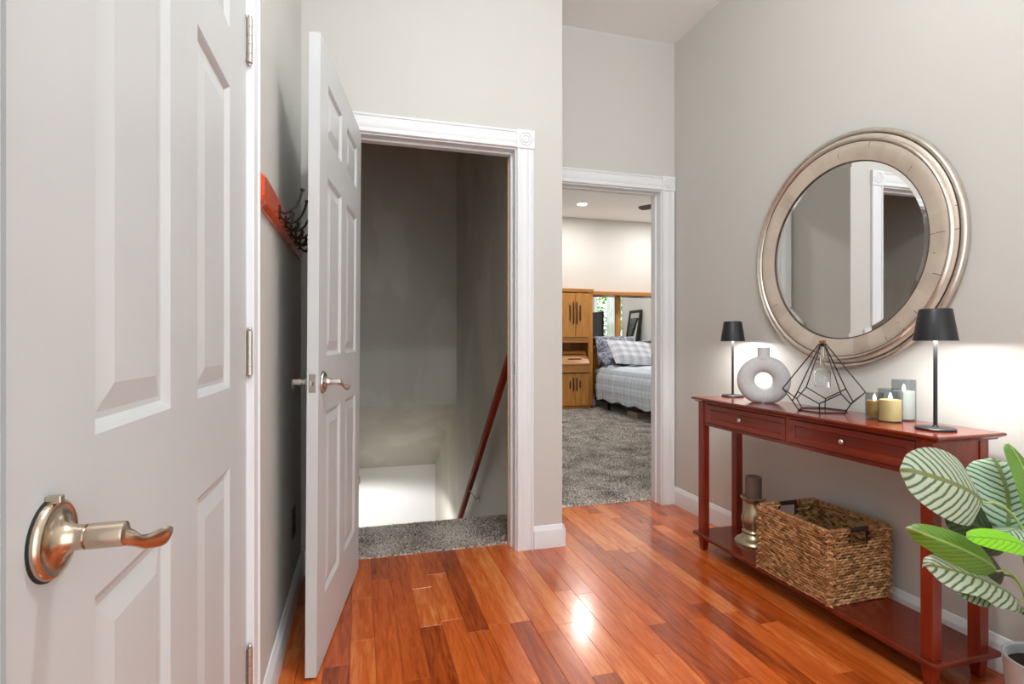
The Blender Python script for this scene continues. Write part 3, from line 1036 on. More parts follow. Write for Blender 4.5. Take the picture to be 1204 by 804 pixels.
rows = 25
for side in range(4):
    for inner in (0, 1):
        if side == 0:
            p0, p1, n_ = Vector((bx0, by0, 0)), Vector((bx0, by1, 0)), Vector((-1, 0, 0))
        elif side == 1:
            p0, p1, n_ = Vector((bx0, by0, 0)), Vector((bx1, by0, 0)), Vector((0, -1, 0))
        elif side == 2:
            p0, p1, n_ = Vector((bx1, by0, 0)), Vector((bx1, by1, 0)), Vector((1, 0, 0))
        else:
            p0, p1, n_ = Vector((bx0, by1, 0)), Vector((bx1, by1, 0)), Vector((0, 1, 0))
        t = (p1 - p0)
        ln = t.length
        t.normalize()
        nn = n_ if not inner else -n_
        offp = n_ * (-0.003 if not inner else -0.016)
        seg = 0.021
        cnt = int(ln / seg)
        for r_ in range(rows):
            z = 0.006 + r_ * (bh - 0.014) / (rows - 1)
            if inner and r_ < 6:
                continue
            for c in range(cnt + 1):
                s_ = (c + (0.5 if r_ % 2 else 0)) * ln / cnt
                if s_ > ln + .001:
                    continue
                if side in (1, 3) and abs(s_ - ln / 2) < HWD + .006 and HZ0 < z < HZ1 + .008:
                    continue
                p = p0 + t * s_ + offp + Vector((0, 0, bz + z + random.uniform(-.0015, .0015)))
                strand(p, t, nn, seg * random.uniform(1.35, 1.6), random.uniform(0.0045, 0.0056), random.uniform(0.10, 0.20))
wv = mb.build('weave', m_weave, bk, smooth=70, fix=False)
wv['kind'] = 'stuff'
# wrapped rim: many short coils
mb = MB()
loop = [(bx0, by0), (bx1, by0), (bx1, by1), (bx0, by1)]
for s_ in range(4):
    a_, c_ = Vector((*loop[s_], bz + bh)), Vector((*loop[(s_ + 1) % 4], bz + bh))
    a_ += (Vector((xc_, yc_, bz + bh)) - a_).normalized() * 0.010
    c_ += (Vector((xc_, yc_, bz + bh)) - c_).normalized() * 0.010
    d_ = (c_ - a_)
    n_ = int(d_.length / 0.009)
    for i in range(n_ + 1):
        q = i / n_
        p = a_ + d_ * q
        if s_ in (0, 2) and abs(p.x - xc_) < HWD:
            continue
        dn = d_.normalized()
        tl = Vector((dn.x, dn.y, 0))
        mb.tube([p - tl * .0055, p - tl * .003, p + tl * .003, p + tl * .0055], [.007, .0095, .0095, .007], n=8)
rim = mb.build('rim', basket_mat('rim wrap', [(0.15, srgb(110, 72, 40)), (0.5, srgb(160, 112, 68)), (0.9, srgb(196, 152, 104))]), bk, smooth=70)
rim['kind'] = 'stuff'
m_bar = plain('dark wrapped handle bar', srgb(44, 34, 28), rough=0.5, bump=0.3, bscale=200)
for yy in (by0 + .009, by1 - .009):
    MB().tube([(xc_ - HWD - .012, yy, bz + bh), (xc_ + HWD + .012, yy, bz + bh)], 0.0075, n=10).build('handle_bar', m_bar, bk, smooth=60)

# ------------------------------------------------------------------ round mirror
mx_, my_, mz_ = XR, 1.799, 1.452
mr = thing('round_mirror', 'large round mirror in a champagne silver frame above the console', 'mirror', (mx_, my_, mz_))
RX = Matrix.Rotation(radians(-90), 4, 'Y')     # lathe height -> -X
org = (mx_, my_, mz_)
NR = 96
MB().lathe([(.495, .001), (.497, .010), (.497, .020), (.494, .026), (.489, .029), (.483, .028), (.478, .022)], NR, org, RX, caps=False).build('outer_bead', M_silver, mr, smooth=50)
MB().lathe([(.478, .022), (.4765, .0225), (.475, .026)], NR, org, RX, caps=False).build('groove', M_silverdk, mr, smooth=30)
MB().lathe([(.475, .026), (.468, .030), (.463, .031)], NR, org, RX, caps=False).build('flat_band', M_leafsilver, mr, smooth=50)
MB().lathe([(.463, .031), (.461, .037), (.456, .040), (.451, .038), (.448, .033)], NR, org, RX, caps=False).build('inner_bead', M_silver, mr, smooth=50)
MB().lathe([(.448, .033), (.447, .028), (.4455, .031)], NR, org, RX, caps=False).build('groove', M_silverdk, mr, smooth=30)
MB().lathe([(.4455, .031), (.44, .0335), (.42, .032), (.395, .0265), (.374, .0205)], NR, org, RX, caps=False).build('leaf_band', M_leafsilver, mr, smooth=60)
MB().lathe([(.374, .0205), (.373, .0195), (.372, .0205), (.3695, .0205), (.3685, .015)], NR, org, RX, caps=False).build('sight_edge', M_silverdk, mr, smooth=30)
MB().lathe([(.372, .0155), (.352, .0165), (.0, .0165)], NR, org, RX, caps=False).build('mirror_glass', M_mirror, mr)
MB().lathe([(.49, .0), (.49, .012), (0, .012)], 48, org, RX).build('backing', M_dark, mr)

# ------------------------------------------------------------------ hook rack on the left wall
rk0, rk1, rz0, rz1 = 1.507, 2.49, 1.425, 1.518
rack = thing('hook_rack', 'orange-red wooden board with five black coat hooks behind the open door', 'coat rack', (XL, (rk0 + rk1) / 2, (rz0 + rz1) / 2))
zc_ = (rz0 + rz1) / 2
hh = (rz1 - rz0) / 2


def plaque(ins, x0, x1):
    pts = []
    y0, y1 = rk0 + ins, rk1 - ins
    H = hh - ins
    E_ = .03
    pts += [(y0 + E_, zc_ + H), (y1 - E_, zc_ + H)]
    pts += [(y1 - E_ + E_ * sin(a * pi / 2), zc_ + H * (0.55 + 0.45 * cos(a * pi / 2))) for a in (.33, .66, 1.0)]
    pts += [(y1 - E_ + E_ * sin(a * pi / 2), zc_ - H * (0.55 + 0.45 * cos(a * pi / 2))) for a in (1.0, .66, .33)]
    pts += [(y1 - E_, zc_ - H), (y0 + E_, zc_ - H)]
    pts += [(y0 + E_ - E_ * sin(a * pi / 2), zc_ - H * (0.55 + 0.45 * cos(a * pi / 2))) for a in (.33, .66, 1.0)]
    pts += [(y0 + E_ - E_ * sin(a * pi / 2), zc_ + H * (0.55 + 0.45 * cos(a * pi / 2))) for a in (1.0, .66, .33)]
    return pts


mb = MB()
A, B_ = plaque(0, 0, 0), plaque(0.012, 0, 0)
n_ = len(A)
vs = [(XL + .0005, a, z) for a, z in A] + [(XL + .010, a, z) for a, z in A] + [(XL + .020, a, z) for a, z in B_]
fs = [(i, (i + 1) % n_, n_ + (i + 1) % n_, n_ + i) for i in range(n_)] + [(n_ + i, n_ + (i + 1) % n_, 2 * n_ + (i + 1) % n_, 2 * n_ + i) for i in range(n_)]
fs += [tuple(range(n_ - 1, -1, -1)), tuple(range(2 * n_, 3 * n_))]
mb.add(vs, fs).build('board', M_rack, rack)
hk0 = None
for k_ in range(5):
    y = 1.781 + 0.1435 * k_
    zb = 1.470
    xb = XL + .020
    if hk0 is None:
        mb = MB()
        mb.lathe([(0.0, .005), (.010, .004), (.012, 0)], 12, (xb, y, zb), Matrix.Rotation(radians(90), 4, 'Y') @ Matrix.Diagonal((2.0, 1.0, 1.0, 1.0)), caps=False)
        mb.tube([(xb, y, zb + .004), (xb + .014, y, zb - .004), (xb + .030, y, zb + .002), (xb + .046, y, zb + .018), (xb + .058, y, zb + .042), (xb + .066, y, zb + .070)], [.0045, .0042, .004, .0038, .0036, .0034], n=8)
        mb.ball((xb + .0665, y, zb + .073), .0065, 8, 6, (1.2, 1.2, .8))
        for sg in (-1, 1):
            mb.tube([(xb, y, zb - .012), (xb + .014, y + sg * .007, zb - .026), (xb + .026, y + sg * .013, zb - .027), (xb + .036, y + sg * .017, zb - .015), (xb + .038, y + sg * .018, zb - .002)], [.0045, .004, .004, .0038, .0034], n=8)
            mb.ball((xb + .038, y + sg * .018, zb + .000), .005, 8, 6)
        hk0 = mb.build('hook', M_gunmetal, rack, smooth=60)
    else:
        c = hk0.copy()
        COL.objects.link(c)
        c.location = hk0.location + Vector((0, 0.1435 * k_, 0))

# wall outlet low behind the open door
ol = thing('wall_outlet', 'outlet cover low on the left wall behind the open door', 'outlet', (XL, 2.30, 0.34))
m_plate = plain('dark bronze outlet plate', srgb(70, 66, 60), rough=0.4)
MB().box(XL, XL + .006, 2.265, 2.335, .282, .398).build('cover_plate', m_plate, ol, bevel=.002)
for dz in (-.022, .022):
    MB().box(XL + .0055, XL + .0085, 2.284, 2.316, .34 + dz - .014, .34 + dz + .014).build('socket', M_black, ol, bevel=.002)

# ------------------------------------------------------------------ stair handrail
hr = thing('handrail', 'dark red wooden handrail on two brackets along the stairwell wall', 'handrail', (0.80, 2.86, 0.95))
ds = Vector((0, 1, -0.90)).normalized()
s0 = Vector((0.795, 2.80, 1.010))
s1 = Vector((0.795, 5.4, 1.010 - 0.90 * 2.6))
nn_ = Vector((0, 0.90, 1)).normalized()
vs = []
prf = [(-.014, -.024), (.014, -.024), (.019, -.012), (.019, .012), (.012, .024), (-.012, .024), (-.019, .012), (-.019, -.012)]
for s_ in (s0, s1):
    vs += [s_ + Vector((a, 0, 0)) + nn_ * c for a, c in prf]
mb = MB().add(vs, [(i, (i + 1) % 8, 8 + (i + 1) % 8, 8 + i) for i in range(8)] + [tuple(range(7, -1, -1)), tuple(range(8, 16))])
mb.build('rail', M_rail, hr, smooth=50)
for q in (0.09, 1.17, 2.3):
    p = s0 + Vector((0, q, -0.90 * q))
    mb = MB().tube([p - nn_ * .022, p - nn_ * .05 + Vector((.02, 0, -.01)), p - nn_ * .062 + Vector((.045, 0, -.03)), p - nn_ * .062 + Vector((.0645, 0, -.03))], .006, n=8)
    mb.lathe([(0.022, 0), (0.022, .003), (.012, .008)], 14, p - nn_ * .062 + Vector((.0648, 0, -.03)), Matrix.Rotation(radians(-90), 4, 'Y'))
    mb.build('bracket', M_bronze, hr, smooth=50)

# shaded wall downlight under the bulkhead, hidden behind the open door
SLX, SLY, SLZ = -0.038, 5.35, -0.27
sl = thing('wall_downlight', 'small shaded wall downlight under the stairwell bulkhead', 'lamp', (-0.08, SLY, SLZ))
MB().box(-0.08, -0.072, SLY - .05, SLY + .05, SLZ - .04, SLZ + .06).box(-0.072, SLX - .02, SLY - .012, SLY + .012, SLZ + .02, SLZ + .04).build('back_plate', M_nickel, sl, bevel=.002)
MB().lathe([(.036, -.03), (.034, .03), (.02, .045), (0, .05)], 24, (SLX, SLY, SLZ), caps=False).build('shade', M_nickel, sl, smooth=40)
l2 = bpy.data.lights.new('stair_lamp', 'SPOT')
l2.energy = P_STAIR
l2.color = (1.0, 0.98, 0.96)
l2.shadow_soft_size = 0.03
l2.spot_size = radians(160)
l2.spot_blend = 0.25
o2 = bpy.data.objects.new('stair_lamp', l2)
COL.objects.link(o2)
o2.parent = sl
o2.location = (SLX + .08, 0, -.036)


# ------------------------------------------------------------------ calathea in a pot
pc = Vector((1.785, 0.975, 0))
pl = thing('potted_calathea', 'striped round-leaved houseplant in a pale pot at the near end of the table', 'plant', pc)
m_pot = plain('pale blue-grey glazed pot', srgb(196, 202, 206), rough=0.35)
MB().lathe([(0, 0), (.078, 0), (.082, .004), (.098, .196), (.1, .204), (.096, .207), (.091, .203), (.088, .17), (0, .17)], 40, pc, caps=False).build('pot', m_pot, pl, smooth=40)
m_soil = plain('dark soil', srgb(58, 44, 32), rough=0.95, bump=0.8, bscale=120, var=0.4, vscale=120)
mb = MB()
mb.lathe([(0.089, .178), (.06, .182), (.03, .186), (0, .186)], 24, pc, caps=False)
mb.build('soil', m_soil, pl, smooth=60)
m_petiole = plain('pale green stem', srgb(150, 168, 96), rough=0.45)


def leaf_mat(name, light, dark, mid, under, transl=0.25, width=0.36, n=12.0):
    m, nt, b = nmat(name)
    L = nt.links.new
    uv = nd(nt, 'ShaderNodeUVMap')
    sp = nd(nt, 'ShaderNodeSeparateXYZ')
    L(uv.outputs[0], sp.inputs[0])

    def M(op, a, c=None, d=None):
        q = nd(nt, 'ShaderNodeMath', operation=op)
        for i, vv in enumerate((a, c, d)):
            if vv is None:
                continue
            if isinstance(vv, (int, float)):
                q.inputs[i].default_value = vv
            else:
                L(vv, q.inputs[i])
        return q.outputs[0]
    v = M('ABSOLUTE', M('MULTIPLY_ADD', sp.outputs['Y'], 2.0, -1.0))
    nz = nd(nt, 'ShaderNodeTexNoise', i_Scale=6.0, i_Detail=2.0)
    L(uv.outputs[0], nz.inputs['Vector'])
    ph = M('ADD', M('SUBTRACT', sp.outputs['X'], M('MULTIPLY', M('POWER', v, 1.25), 0.27)), M('MULTIPLY', nz.outputs['Fac'], 0.05))
    st = M('ABSOLUTE', M('SUBTRACT', M('FRACT', M('MULTIPLY', ph, n)), 0.5))       # 0 centre of vein
    r = ramp(nt, [(0.0, (0, 0, 0, 1)), (width * .35, (.1, .1, .1, 1)), (width * .62, (1, 1, 1, 1)), (1.0, (1, 1, 1, 1))])
    L(st, r.inputs['Fac'])
    c1 = nd(nt, 'ShaderNodeMix', data_type='RGBA')
    L(r.outputs['Color'], c1.inputs['Factor'])
    c1.inputs[6].default_value = dark
    c1.inputs[7].default_value = light
    mr = ramp(nt, [(0.0, (1, 1, 1, 1)), (0.045, (1, 1, 1, 1)), (0.08, (0, 0, 0, 1)), (1, (0, 0, 0, 1))])
    L(v, mr.inputs['Fac'])
    c2 = nd(nt, 'ShaderNodeMix', data_type='RGBA')
    L(mr.outputs['Color'], c2.inputs['Factor'])
    L(c1.outputs[2], c2.inputs[6])
    c2.inputs[7].default_value = mid
    geo = nd(nt, 'ShaderNodeNewGeometry')
    c3 = nd(nt, 'ShaderNodeMix', data_type='RGBA')
    L(geo.outputs['Backfacing'], c3.inputs['Factor'])
    L(c2.outputs[2], c3.inputs[6])
    c3.inputs[7].default_value = under
    L(c3.outputs[2], b.inputs['Base Color'])
    b.inputs['Roughness'].default_value = 0.42
    tr = nd(nt, 'ShaderNodeBsdfTranslucent')
    L(c3.outputs[2], tr.inputs['Color'])
    mxs = nd(nt, 'ShaderNodeMixShader')
    mxs.inputs[0].default_value = transl
    L(b.outputs[0], mxs.inputs[1])
    L(tr.outputs[0], mxs.inputs[2])
    L(mxs.outputs[0], nt.nodes['Material Output'].inputs['Surface'])
    bpn = nd(nt, 'ShaderNodeBump', i_Strength=0.5, i_Distance=0.003)
    L(st, bpn.inputs['Height'])
    L(bpn.outputs['Normal'], b.inputs['Normal'])
    return m


ML_str = leaf_mat('silver striped leaf', srgb(188, 200, 176), srgb(66, 102, 64), srgb(122, 132, 78), srgb(104, 140, 62))
ML_str2 = leaf_mat('green striped leaf', srgb(168, 192, 166), srgb(52, 98, 66), srgb(110, 130, 76), srgb(86, 128, 52))
ML_dark = leaf_mat('dark green leaf', srgb(58, 78, 44), srgb(30, 46, 26), srgb(80, 96, 50), srgb(50, 64, 40))
ML_olive = leaf_mat('olive green leaf', srgb(100, 140, 46), srgb(74, 116, 34), srgb(150, 176, 96), srgb(104, 146, 50), width=0.2)
ML_lime = leaf_mat('lime green leaf', srgb(140, 214, 30), srgb(104, 188, 16), srgb(110, 170, 30), srgb(140, 214, 30), width=0.25)  # vivid lime on both faces, veins slightly darker


def leaf(base, tip, side, mat, sag=0.02, wave=0.0, cup=0.01, roundness=1.0, stem=True, nu=18, nv=10):
    """base/tip: midrib ends; side: a point near the widest edge (gives width and tilt)"""
    b_, t_, s_ = Vector(base), Vector(tip), Vector(side)
    ax = t_ - b_
    ln = ax.length
    ax.normalize()
    sv = s_ - b_
    sv -= ax * sv.dot(ax)
    wd = sv.length
    sv.normalize()
    nm = ax.cross(sv).normalized()
    if nm.z < 0:
        nm = -nm
    mb = MB()
    vs, uvs = [], []
    for i in range(nu + 1):
        u = i / nu
        w_ = wd * max(0.0, 1 - abs(2 * (1 - (1 - u) ** 0.95) - 1) ** 2.15) ** 0.56 + 0.0008
        c = b_ + ax * (ln * u) + nm * (sag * 4 * u * (1 - u))
        for j in range(nv + 1):
            v = 2 * j / nv - 1
            ed = abs(v)
            p = c + sv * (w_ * v) - nm * (cup * (ed ** 1.6 if cup > 0 else 0)) + nm * (wave * ed * ed * sin(u * 15 + v * 2.0))
            p += nm * (0.012 * (1 - ed) * 0)
            vs.append(p)
            uvs.append((u, 0.5 + 0.5 * v * w_ / wd))
    w = nv + 1
    fs = [(i * w + j, (i + 1) * w + j, (i + 1) * w + j + 1, i * w + j + 1) for i in range(nu) for j in range(nv)]
    # make the upper face the front face
    f0 = fs[len(fs) // 2]
    nrm = (vs[f0[1]] - vs[f0[0]]).cross(vs[f0[2]] - vs[f0[0]])
    if nrm.dot(nm) < 0:
        fs = [tuple(reversed(f)) for f in fs]
    mb.add(vs, fs)
    o = mb.build('leaf', mat, pl, smooth=180, fix=False)
    me = o.data
    ul = me.uv_layers.new(name='UVMap')
    for lp_ in me.loops:
        ul.data[lp_.index].uv = uvs[lp_.vertex_index]
    if stem:
        r0 = random.uniform(0, 6.28)
        foot = pc + Vector((0.03 * cos(r0), 0.03 * sin(r0), 0.183))
        pts = []
        mid = Vector((foot.x * .75 + b_.x * .25, foot.y * .75 + b_.y * .25, max(b_.z, foot.z) * .9 + .1 * b_.z + .03))
        for i in range(11):
            q = i / 10
            pts.append(foot * (1 - q) ** 2 + mid * (2 * q * (1 - q)) + b_ * q * q)
        pts.append(b_ + ax * 0.01)
        MB().tube(pts, [.0042 - .0016 * i / 11 for i in range(12)], n=7).build('stem', m_petiole, o, smooth=60)
    return o


leaf((1.602, 1.020, 0.636), (1.296, 0.989, 0.752), (1.522, 1.037, 0.757), ML_str, sag=.03, cup=.02)
leaf((1.710, 1.030, 0.542), (1.743, 1.083, 0.735), (1.632, 1.090, 0.638), ML_str2, sag=.025, cup=.015)
leaf((1.704, 0.970, 0.608), (1.703, 1.022, 0.790), (1.676, 0.998, 0.684), ML_olive, sag=.02, cup=.01)
leaf((1.794, 1.069, 0.486), (1.529, 1.061, 0.604), (1.611, 1.059, 0.500), ML_dark, sag=.02, cup=.01)
leaf((1.637, 1.010, 0.452), (1.264, 0.950, 0.620), (1.490, 0.990, 0.560), ML_olive, sag=.04, cup=.02)
leaf((1.673, 0.937, 0.521), (1.364, 0.900, 0.611), (1.557, 0.948, 0.576), ML_lime, sag=.02, cup=.005)
leaf((1.694, 0.993, 0.374), (1.318, 0.955, 0.529), (1.546, 1.020, 0.475), ML_str, sag=.02, wave=.006, cup=.012)
leaf((1.779, 1.032, 0.321), (1.484, 0.991, 0.419), (1.653, 1.050, 0.374), ML_str2, sag=.02, wave=.005, cup=.01)
leaf((1.799, 1.088, 0.390), (1.509, 1.067, 0.526), (1.620, 1.050, 0.420), ML_dark, sag=.02, cup=.01)
leaf((1.790, 0.997, 0.541), (1.604, 0.978, 0.566), (1.770, 1.044, 0.544), ML_str2, sag=.015, cup=.01)
# foliage on the far side of the plant, beyond the frame
leaf((1.84, 0.88, 0.50), (1.86, 0.66, 0.56), (1.76, 0.78, 0.56), ML_str, sag=.03, cup=.02)
leaf((1.87, 0.93, 0.60), (1.93, 0.78, 0.74), (1.80, 0.85, 0.68), ML_str2, sag=.02, cup=.02)
leaf((1.74, 0.86, 0.42), (1.62, 0.66, 0.47), (1.64, 0.82, 0.46), ML_str, sag=.03, cup=.015)

# ------------------------------------------------------------------ bedroom: oak pier cabinet
cx0, cx1, cy0, cy1 = 2.945, 3.540, 7.745, 8.185
cab = thing('pier_cabinet', 'tall honey oak pier cabinet left of the bed', 'cabinet', ((cx0 + cx1) / 2, (cy0 + cy1) / 2, 0.004))
mb = MB()
mb.box(cx0, cx0 + .02, cy0 + .02, cy1, .004, 1.85).box(cx1 - .02, cx1, cy0 + .02, cy1, .004, 1.85).box(cx0 + .02, cx1 - .02, cy1 - .015, cy1, .06, 1.85)
mb.box(cx0 + .02, cx1 - .02, cy0 + .02, cy1 - .015, 1.06, 1.09).box(cx0 + .02, cx1 - .02, cy0 + .02, cy1 - .015, 0.58, .60)
mb.build('carcass', M_oak, cab)
MB().box(cx0 - .02, cx1 + .02, cy0 - .01, cy1, 1.85, 1.905).build('crown', M_oakh, cab, bevel=.008)
MB().box(cx0, cx1, cy0 + .005, cy0 + .03, 1.055, 1.135).build('middle_rail', M_oakh, cab, bevel=.004)
MB().box(cx0, cx1, cy0 + .02, cy1 - .02, .004, .06).build('plinth', M_oakh, cab)
m_slot = plain('dark grooved handle', srgb(74, 46, 22), rough=0.6)
DX = [(cx0 + .07, 3.237), (3.241, 3.466)]
MB().box(cx0, cx0 + .068, cy0, cy0 + .022, .06, 1.85).build('stile', M_oak, cab)
MB().box(3.468, cx1, cy0, cy0 + .022, .06, 1.85).build('stile', M_oak, cab)
for (z0, z1) in ((1.140, 1.835), (0.065, 0.575)):
    for i, (a_, b__) in enumerate(DX):
        d = MB().box(a_, b__, cy0 - .006, cy0 + .02, z0, z1).build('door', M_oak, cab, bevel=.005)
        inner = b__ if i == 0 else a_
        sg = -1 if i == 0 else 1
        zz0, zz1 = (z0 + .20, z1 - .13) if z1 > 1 else (z0 + .22, z1 - .06)
        mb = MB()
        for off, sh in ((.026, 0), (.083, .05)):
            xx = inner + sg * off
            mb.tube([(xx, cy0 - .008, zz0 + sh), (xx, cy0 - .0105, zz0 + sh + .03), (xx, cy0 - .0105, zz1 - sh - .03), (xx, cy0 - .008, zz1 - sh)], [.004, .012, .012, .004], n=8)
        mb.build('handle_slot', m_slot, d, smooth=60)
# slanted drop front and drawer ledge
mb = MB().prism([(cy0 + .12, .92), (cy0 + .14, .92), (cy0 - .02, .735), (cy0 - .045, .735)], lambda a, c, t: (t, a, c), cx0 + .022, 3.466)
df = mb.build('drop_front', M_oakh, cab)
mb = MB()
for (za, xa_, xb_) in ((.868, 3.05, 3.42), (.80, 3.12, 3.36)):
    yy = cy0 + .12 - (.92 - za) * (.165 / .185) - .003
    mb.tube([(xa_, yy, za), (xa_ + .03, yy - .003, za), (xb_ - .03, yy - .003, za), (xb_, yy, za)], [.004, .009, .009, .004], n=8)
mb.build('handle_slot', m_slot, df, smooth=60)
MB().box(cx0 + .022, 3.466, cy0 - .055, cy0 + .15, .70, .735).build('desk_ledge', M_oakh, cab, bevel=.008)
MB().box(cx0 + .022, 3.466, cy0 - .045, cy0 + .02, .59, .70).build('drawer', M_oakh, cab, bevel=.005)

# headboard bridge with mirrors
hbx1 = 5.25
hb = thing('headboard_bridge', 'honey oak mirrored headboard bridge behind the bed', 'headboard', ((cx1 + hbx1) / 2, 8.1, 0.004))
MB().box(cx1 + .021, hbx1, 7.93, 8.185, 1.83, 1.895).build('top_rail', M_oakh, hb, bevel=.008)
MB().box(cx1 + .002, hbx1, 8.155, 8.185, .30, 1.83).build('back_board', M_oak, hb)
MB().box(cx1 + .002, hbx1, 7.96, 8.155, .95, 1.0).build('shelf', M_oakh, hb, bevel=.004)
MB().box(cx1 + .002, hbx1, 8.05, 8.08, .30, .95).build('lower_panel', M_oak, hb)
MB().box(cx1 + .002, cx1 + .03, 7.96, 8.05, .004, .95).build('side_post', M_oak, hb)
HY = 8.10
MB().box(4.115, 4.20, HY - .03, 8.155, 1.0, 1.83).build('post', M_oak, hb, bevel=.004)
MB().box(hbx1 - .05, hbx1, HY - .03, 8.155, 1.0, 1.83).build('post', M_oak, hb, bevel=.004)
for (a_, b__) in ((cx1 + .004, 4.115), (4.20, hbx1 - .05)):
    MB().box(a_, b__, HY, HY + .006, 1.0, 1.83).build('mirror_panel', M_mirror, hb)

# ------------------------------------------------------------------ bed
bX0, bX1, bY0, bY1 = 3.63, 5.15, 5.9, 7.93
bed = thing('bed', 'double bed with pale blue quilted comforter by the oak headboard', 'bed', ((bX0 + bX1) / 2, (bY0 + bY1) / 2, 0.004))
m_frame = plain('black steel bed frame', (0.02, 0.02, 0.02, 1), rough=0.5, metal=0.5)
m_matt = plain('grey mattress side', srgb(150, 152, 158), rough=0.9)
mb = MB().box(bX0 + .03, bX0 + .07, bY0 + .1, bY1, .13, .17).box(bX1 - .07, bX1 - .03, bY0 + .1, bY1, .13, .17)
for yy in (bY0 + .1, 6.9, bY1 - .05):
    mb.box(bX0 + .03, bX1 - .03, yy, yy + .04, .13, .16)
mb.build('bed_frame', m_frame, bed)
for lx in (bX0 + .04, bX1 - .07):
    for yy in (bY0 + .2, 7.45):
        MB().box(lx, lx + .03, yy, yy + .03, .004, .13).build('leg', m_frame, bed)
MB().box(bX0 + .02, bX1 - .02, bY0, bY1, .17, .40).build('box_spring', m_matt, bed, bevel=.03)
MB().box(bX0 + .01, bX1 - .01, bY0, bY1, .40, .63).build('mattress', m_matt, bed, bevel=.05)


def cloth_mat(name, base, line, sx, sy, amt, kind='plaid'):
    m, nt, b = nmat(name)
    L = nt.links.new
    uv = nd(nt, 'ShaderNodeUVMap')
    sp = nd(nt, 'ShaderNodeSeparateXYZ')
    L(uv.outputs[0], sp.inputs[0])
    if kind == 'plaid':
        outs = []
        for ax_, s_ in (('X', sx), ('Y', sy)):
            q = nd(nt, 'ShaderNodeMath', operation='MULTIPLY')
            L(sp.outputs[ax_], q.inputs[0])
            q.inputs[1].default_value = s_
            f = nd(nt, 'ShaderNodeMath', operation='FRACT')
            L(q.outputs[0], f.inputs[0])
            r = ramp(nt, [(0.0, (0, 0, 0, 1)), (0.40, (.25, .25, .25, 1)), (0.44, (1, 1, 1, 1)), (0.50, (.0, .0, .0, 1)), (0.56, (.8, .8, .8, 1)), (.9, (.4, .4, .4, 1))], 'CONSTANT')
            L(f.outputs[0], r.inputs['Fac'])
            outs.append(r.outputs['Color'])
        ad = nd(nt, 'ShaderNodeMix', data_type='RGBA')
        ad.inputs['Factor'].default_value = 0.5
        L(outs[0], ad.inputs[6])
        L(outs[1], ad.inputs[7])
        fac = ad.outputs[2]
        mu = nd(nt, 'ShaderNodeMath', operation='MULTIPLY')
        L(fac, mu.inputs[0])
        mu.inputs[1].default_value = amt
        fac = mu.outputs[0]
    else:
        n = nd(nt, 'ShaderNodeTexVoronoi', i_Scale=sx)
        L(uv.outputs[0], n.inputs['Vector'])
        n2 = nd(nt, 'ShaderNodeTexNoise', i_Scale=sy, i_Detail=3.0, i_Distortion=2.0)
        L(uv.outputs[0], n2.inputs['Vector'])
        r = ramp(nt, [(0.40, (0, 0, 0, 1)), (0.47, (1, 1, 1, 1)), (0.52, (1, 1, 1, 1)), (0.58, (0.2, .2, .2, 1))])
        L(n2.outputs['Fac'], r.inputs['Fac'])
        fac = r.outputs['Color']
    mx = nd(nt, 'ShaderNodeMix', data_type='RGBA')
    L(fac, mx.inputs['Factor'])
    mx.inputs[6].default_value = base
    mx.inputs[7].default_value = line
    L(mx.outputs[2], b.inputs['Base Color'])
    b.inputs['Roughness'].default_value = 0.9
    b.inputs['Specular IOR Level'].default_value = 0.15
    return m


m_comf = cloth_mat('pale blue plaid comforter', srgb(212, 220, 230), srgb(172, 188, 206), 6, 7, 0.8)
m_plaid = cloth_mat('white and grey plaid sham', srgb(212, 214, 220), srgb(118, 124, 142), 5, 4, 0.75)
m_floral = cloth_mat('blue floral pillowcase', srgb(186, 190, 200), srgb(84, 92, 116), 9, 7, 1.0, 'floral')


def add_uv(o, uvs):
    me = o.data
    ul = me.uv_layers.new(name='UVMap')
    for l_ in me.loops:
        ul.data[l_.index].uv = uvs[l_.vertex_index]


def comforter():
    prof = [(3.575, .185), (3.56, .30), (3.56, .42), (3.575, .54), (3.62, .635), (3.70, .675)]
    total = []
    for i in range(40):
        q = i / 39 * (len(prof) - 1)
        k_ = min(int(q), len(prof) - 2)
        f = q - k_
        total.append((prof[k_][0] * (1 - f) + prof[k_ + 1][0] * f, prof[k_][1] * (1 - f) + prof[k_ + 1][1] * f))
    for i in range(1, 26):
        x_ = 3.70 + (5.12 - 3.70) * i / 25
        total.append((x_, .675 + .012 * sin(x_ * 9)))
    total += [(5.20, .62), (5.215, .45), (5.22, .25)]
    ny_ = 90
    vs, uvs = [], []
    for j in range(ny_ + 1):
        v = j / ny_
        y = 5.86 + (7.62 - 5.86) * v
        for i, (x_, z_) in enumerate(total):
            ed = max(0, 1 - i / 39)
            q = sin(y * 26) * .5 + sin(y * 41 + 1.3) * .3
            puck = .016 * ed * q
            quilt = .010 * abs(sin(z_ * 22)) * (1 if i < 40 else .0)
            bump_ = .012 * sin(x_ * 12 + y * 3) * sin(y * 9)
            zz = z_ + (bump_ if i >= 36 else 0) + (.018 * sin(y * 13) * max(0, 1 - i / 8) if i < 8 else 0)
            vs.append((x_ - puck - quilt * .8, y, zz))
            uvs.append((i / len(total) * 3.2, v * 2.6))
    w = len(total)
    fs = [(j * w + i, j * w + i + 1, (j + 1) * w + i + 1, (j + 1) * w + i) for j in range(ny_) for i in range(w - 1)]
    mb = MB().add(vs, fs)
    o = mb.build('comforter', m_comf, None, smooth=180, loc=(4.35, 6.8, 0.66))
    add_uv(o, uvs)
    md = o.modifiers.new('thick', 'SOLIDIFY')
    md.thickness = 0.02
    md.offset = 1
    tag(o, 'pale blue quilted comforter draped over the bed side', 'comforter')


comforter()


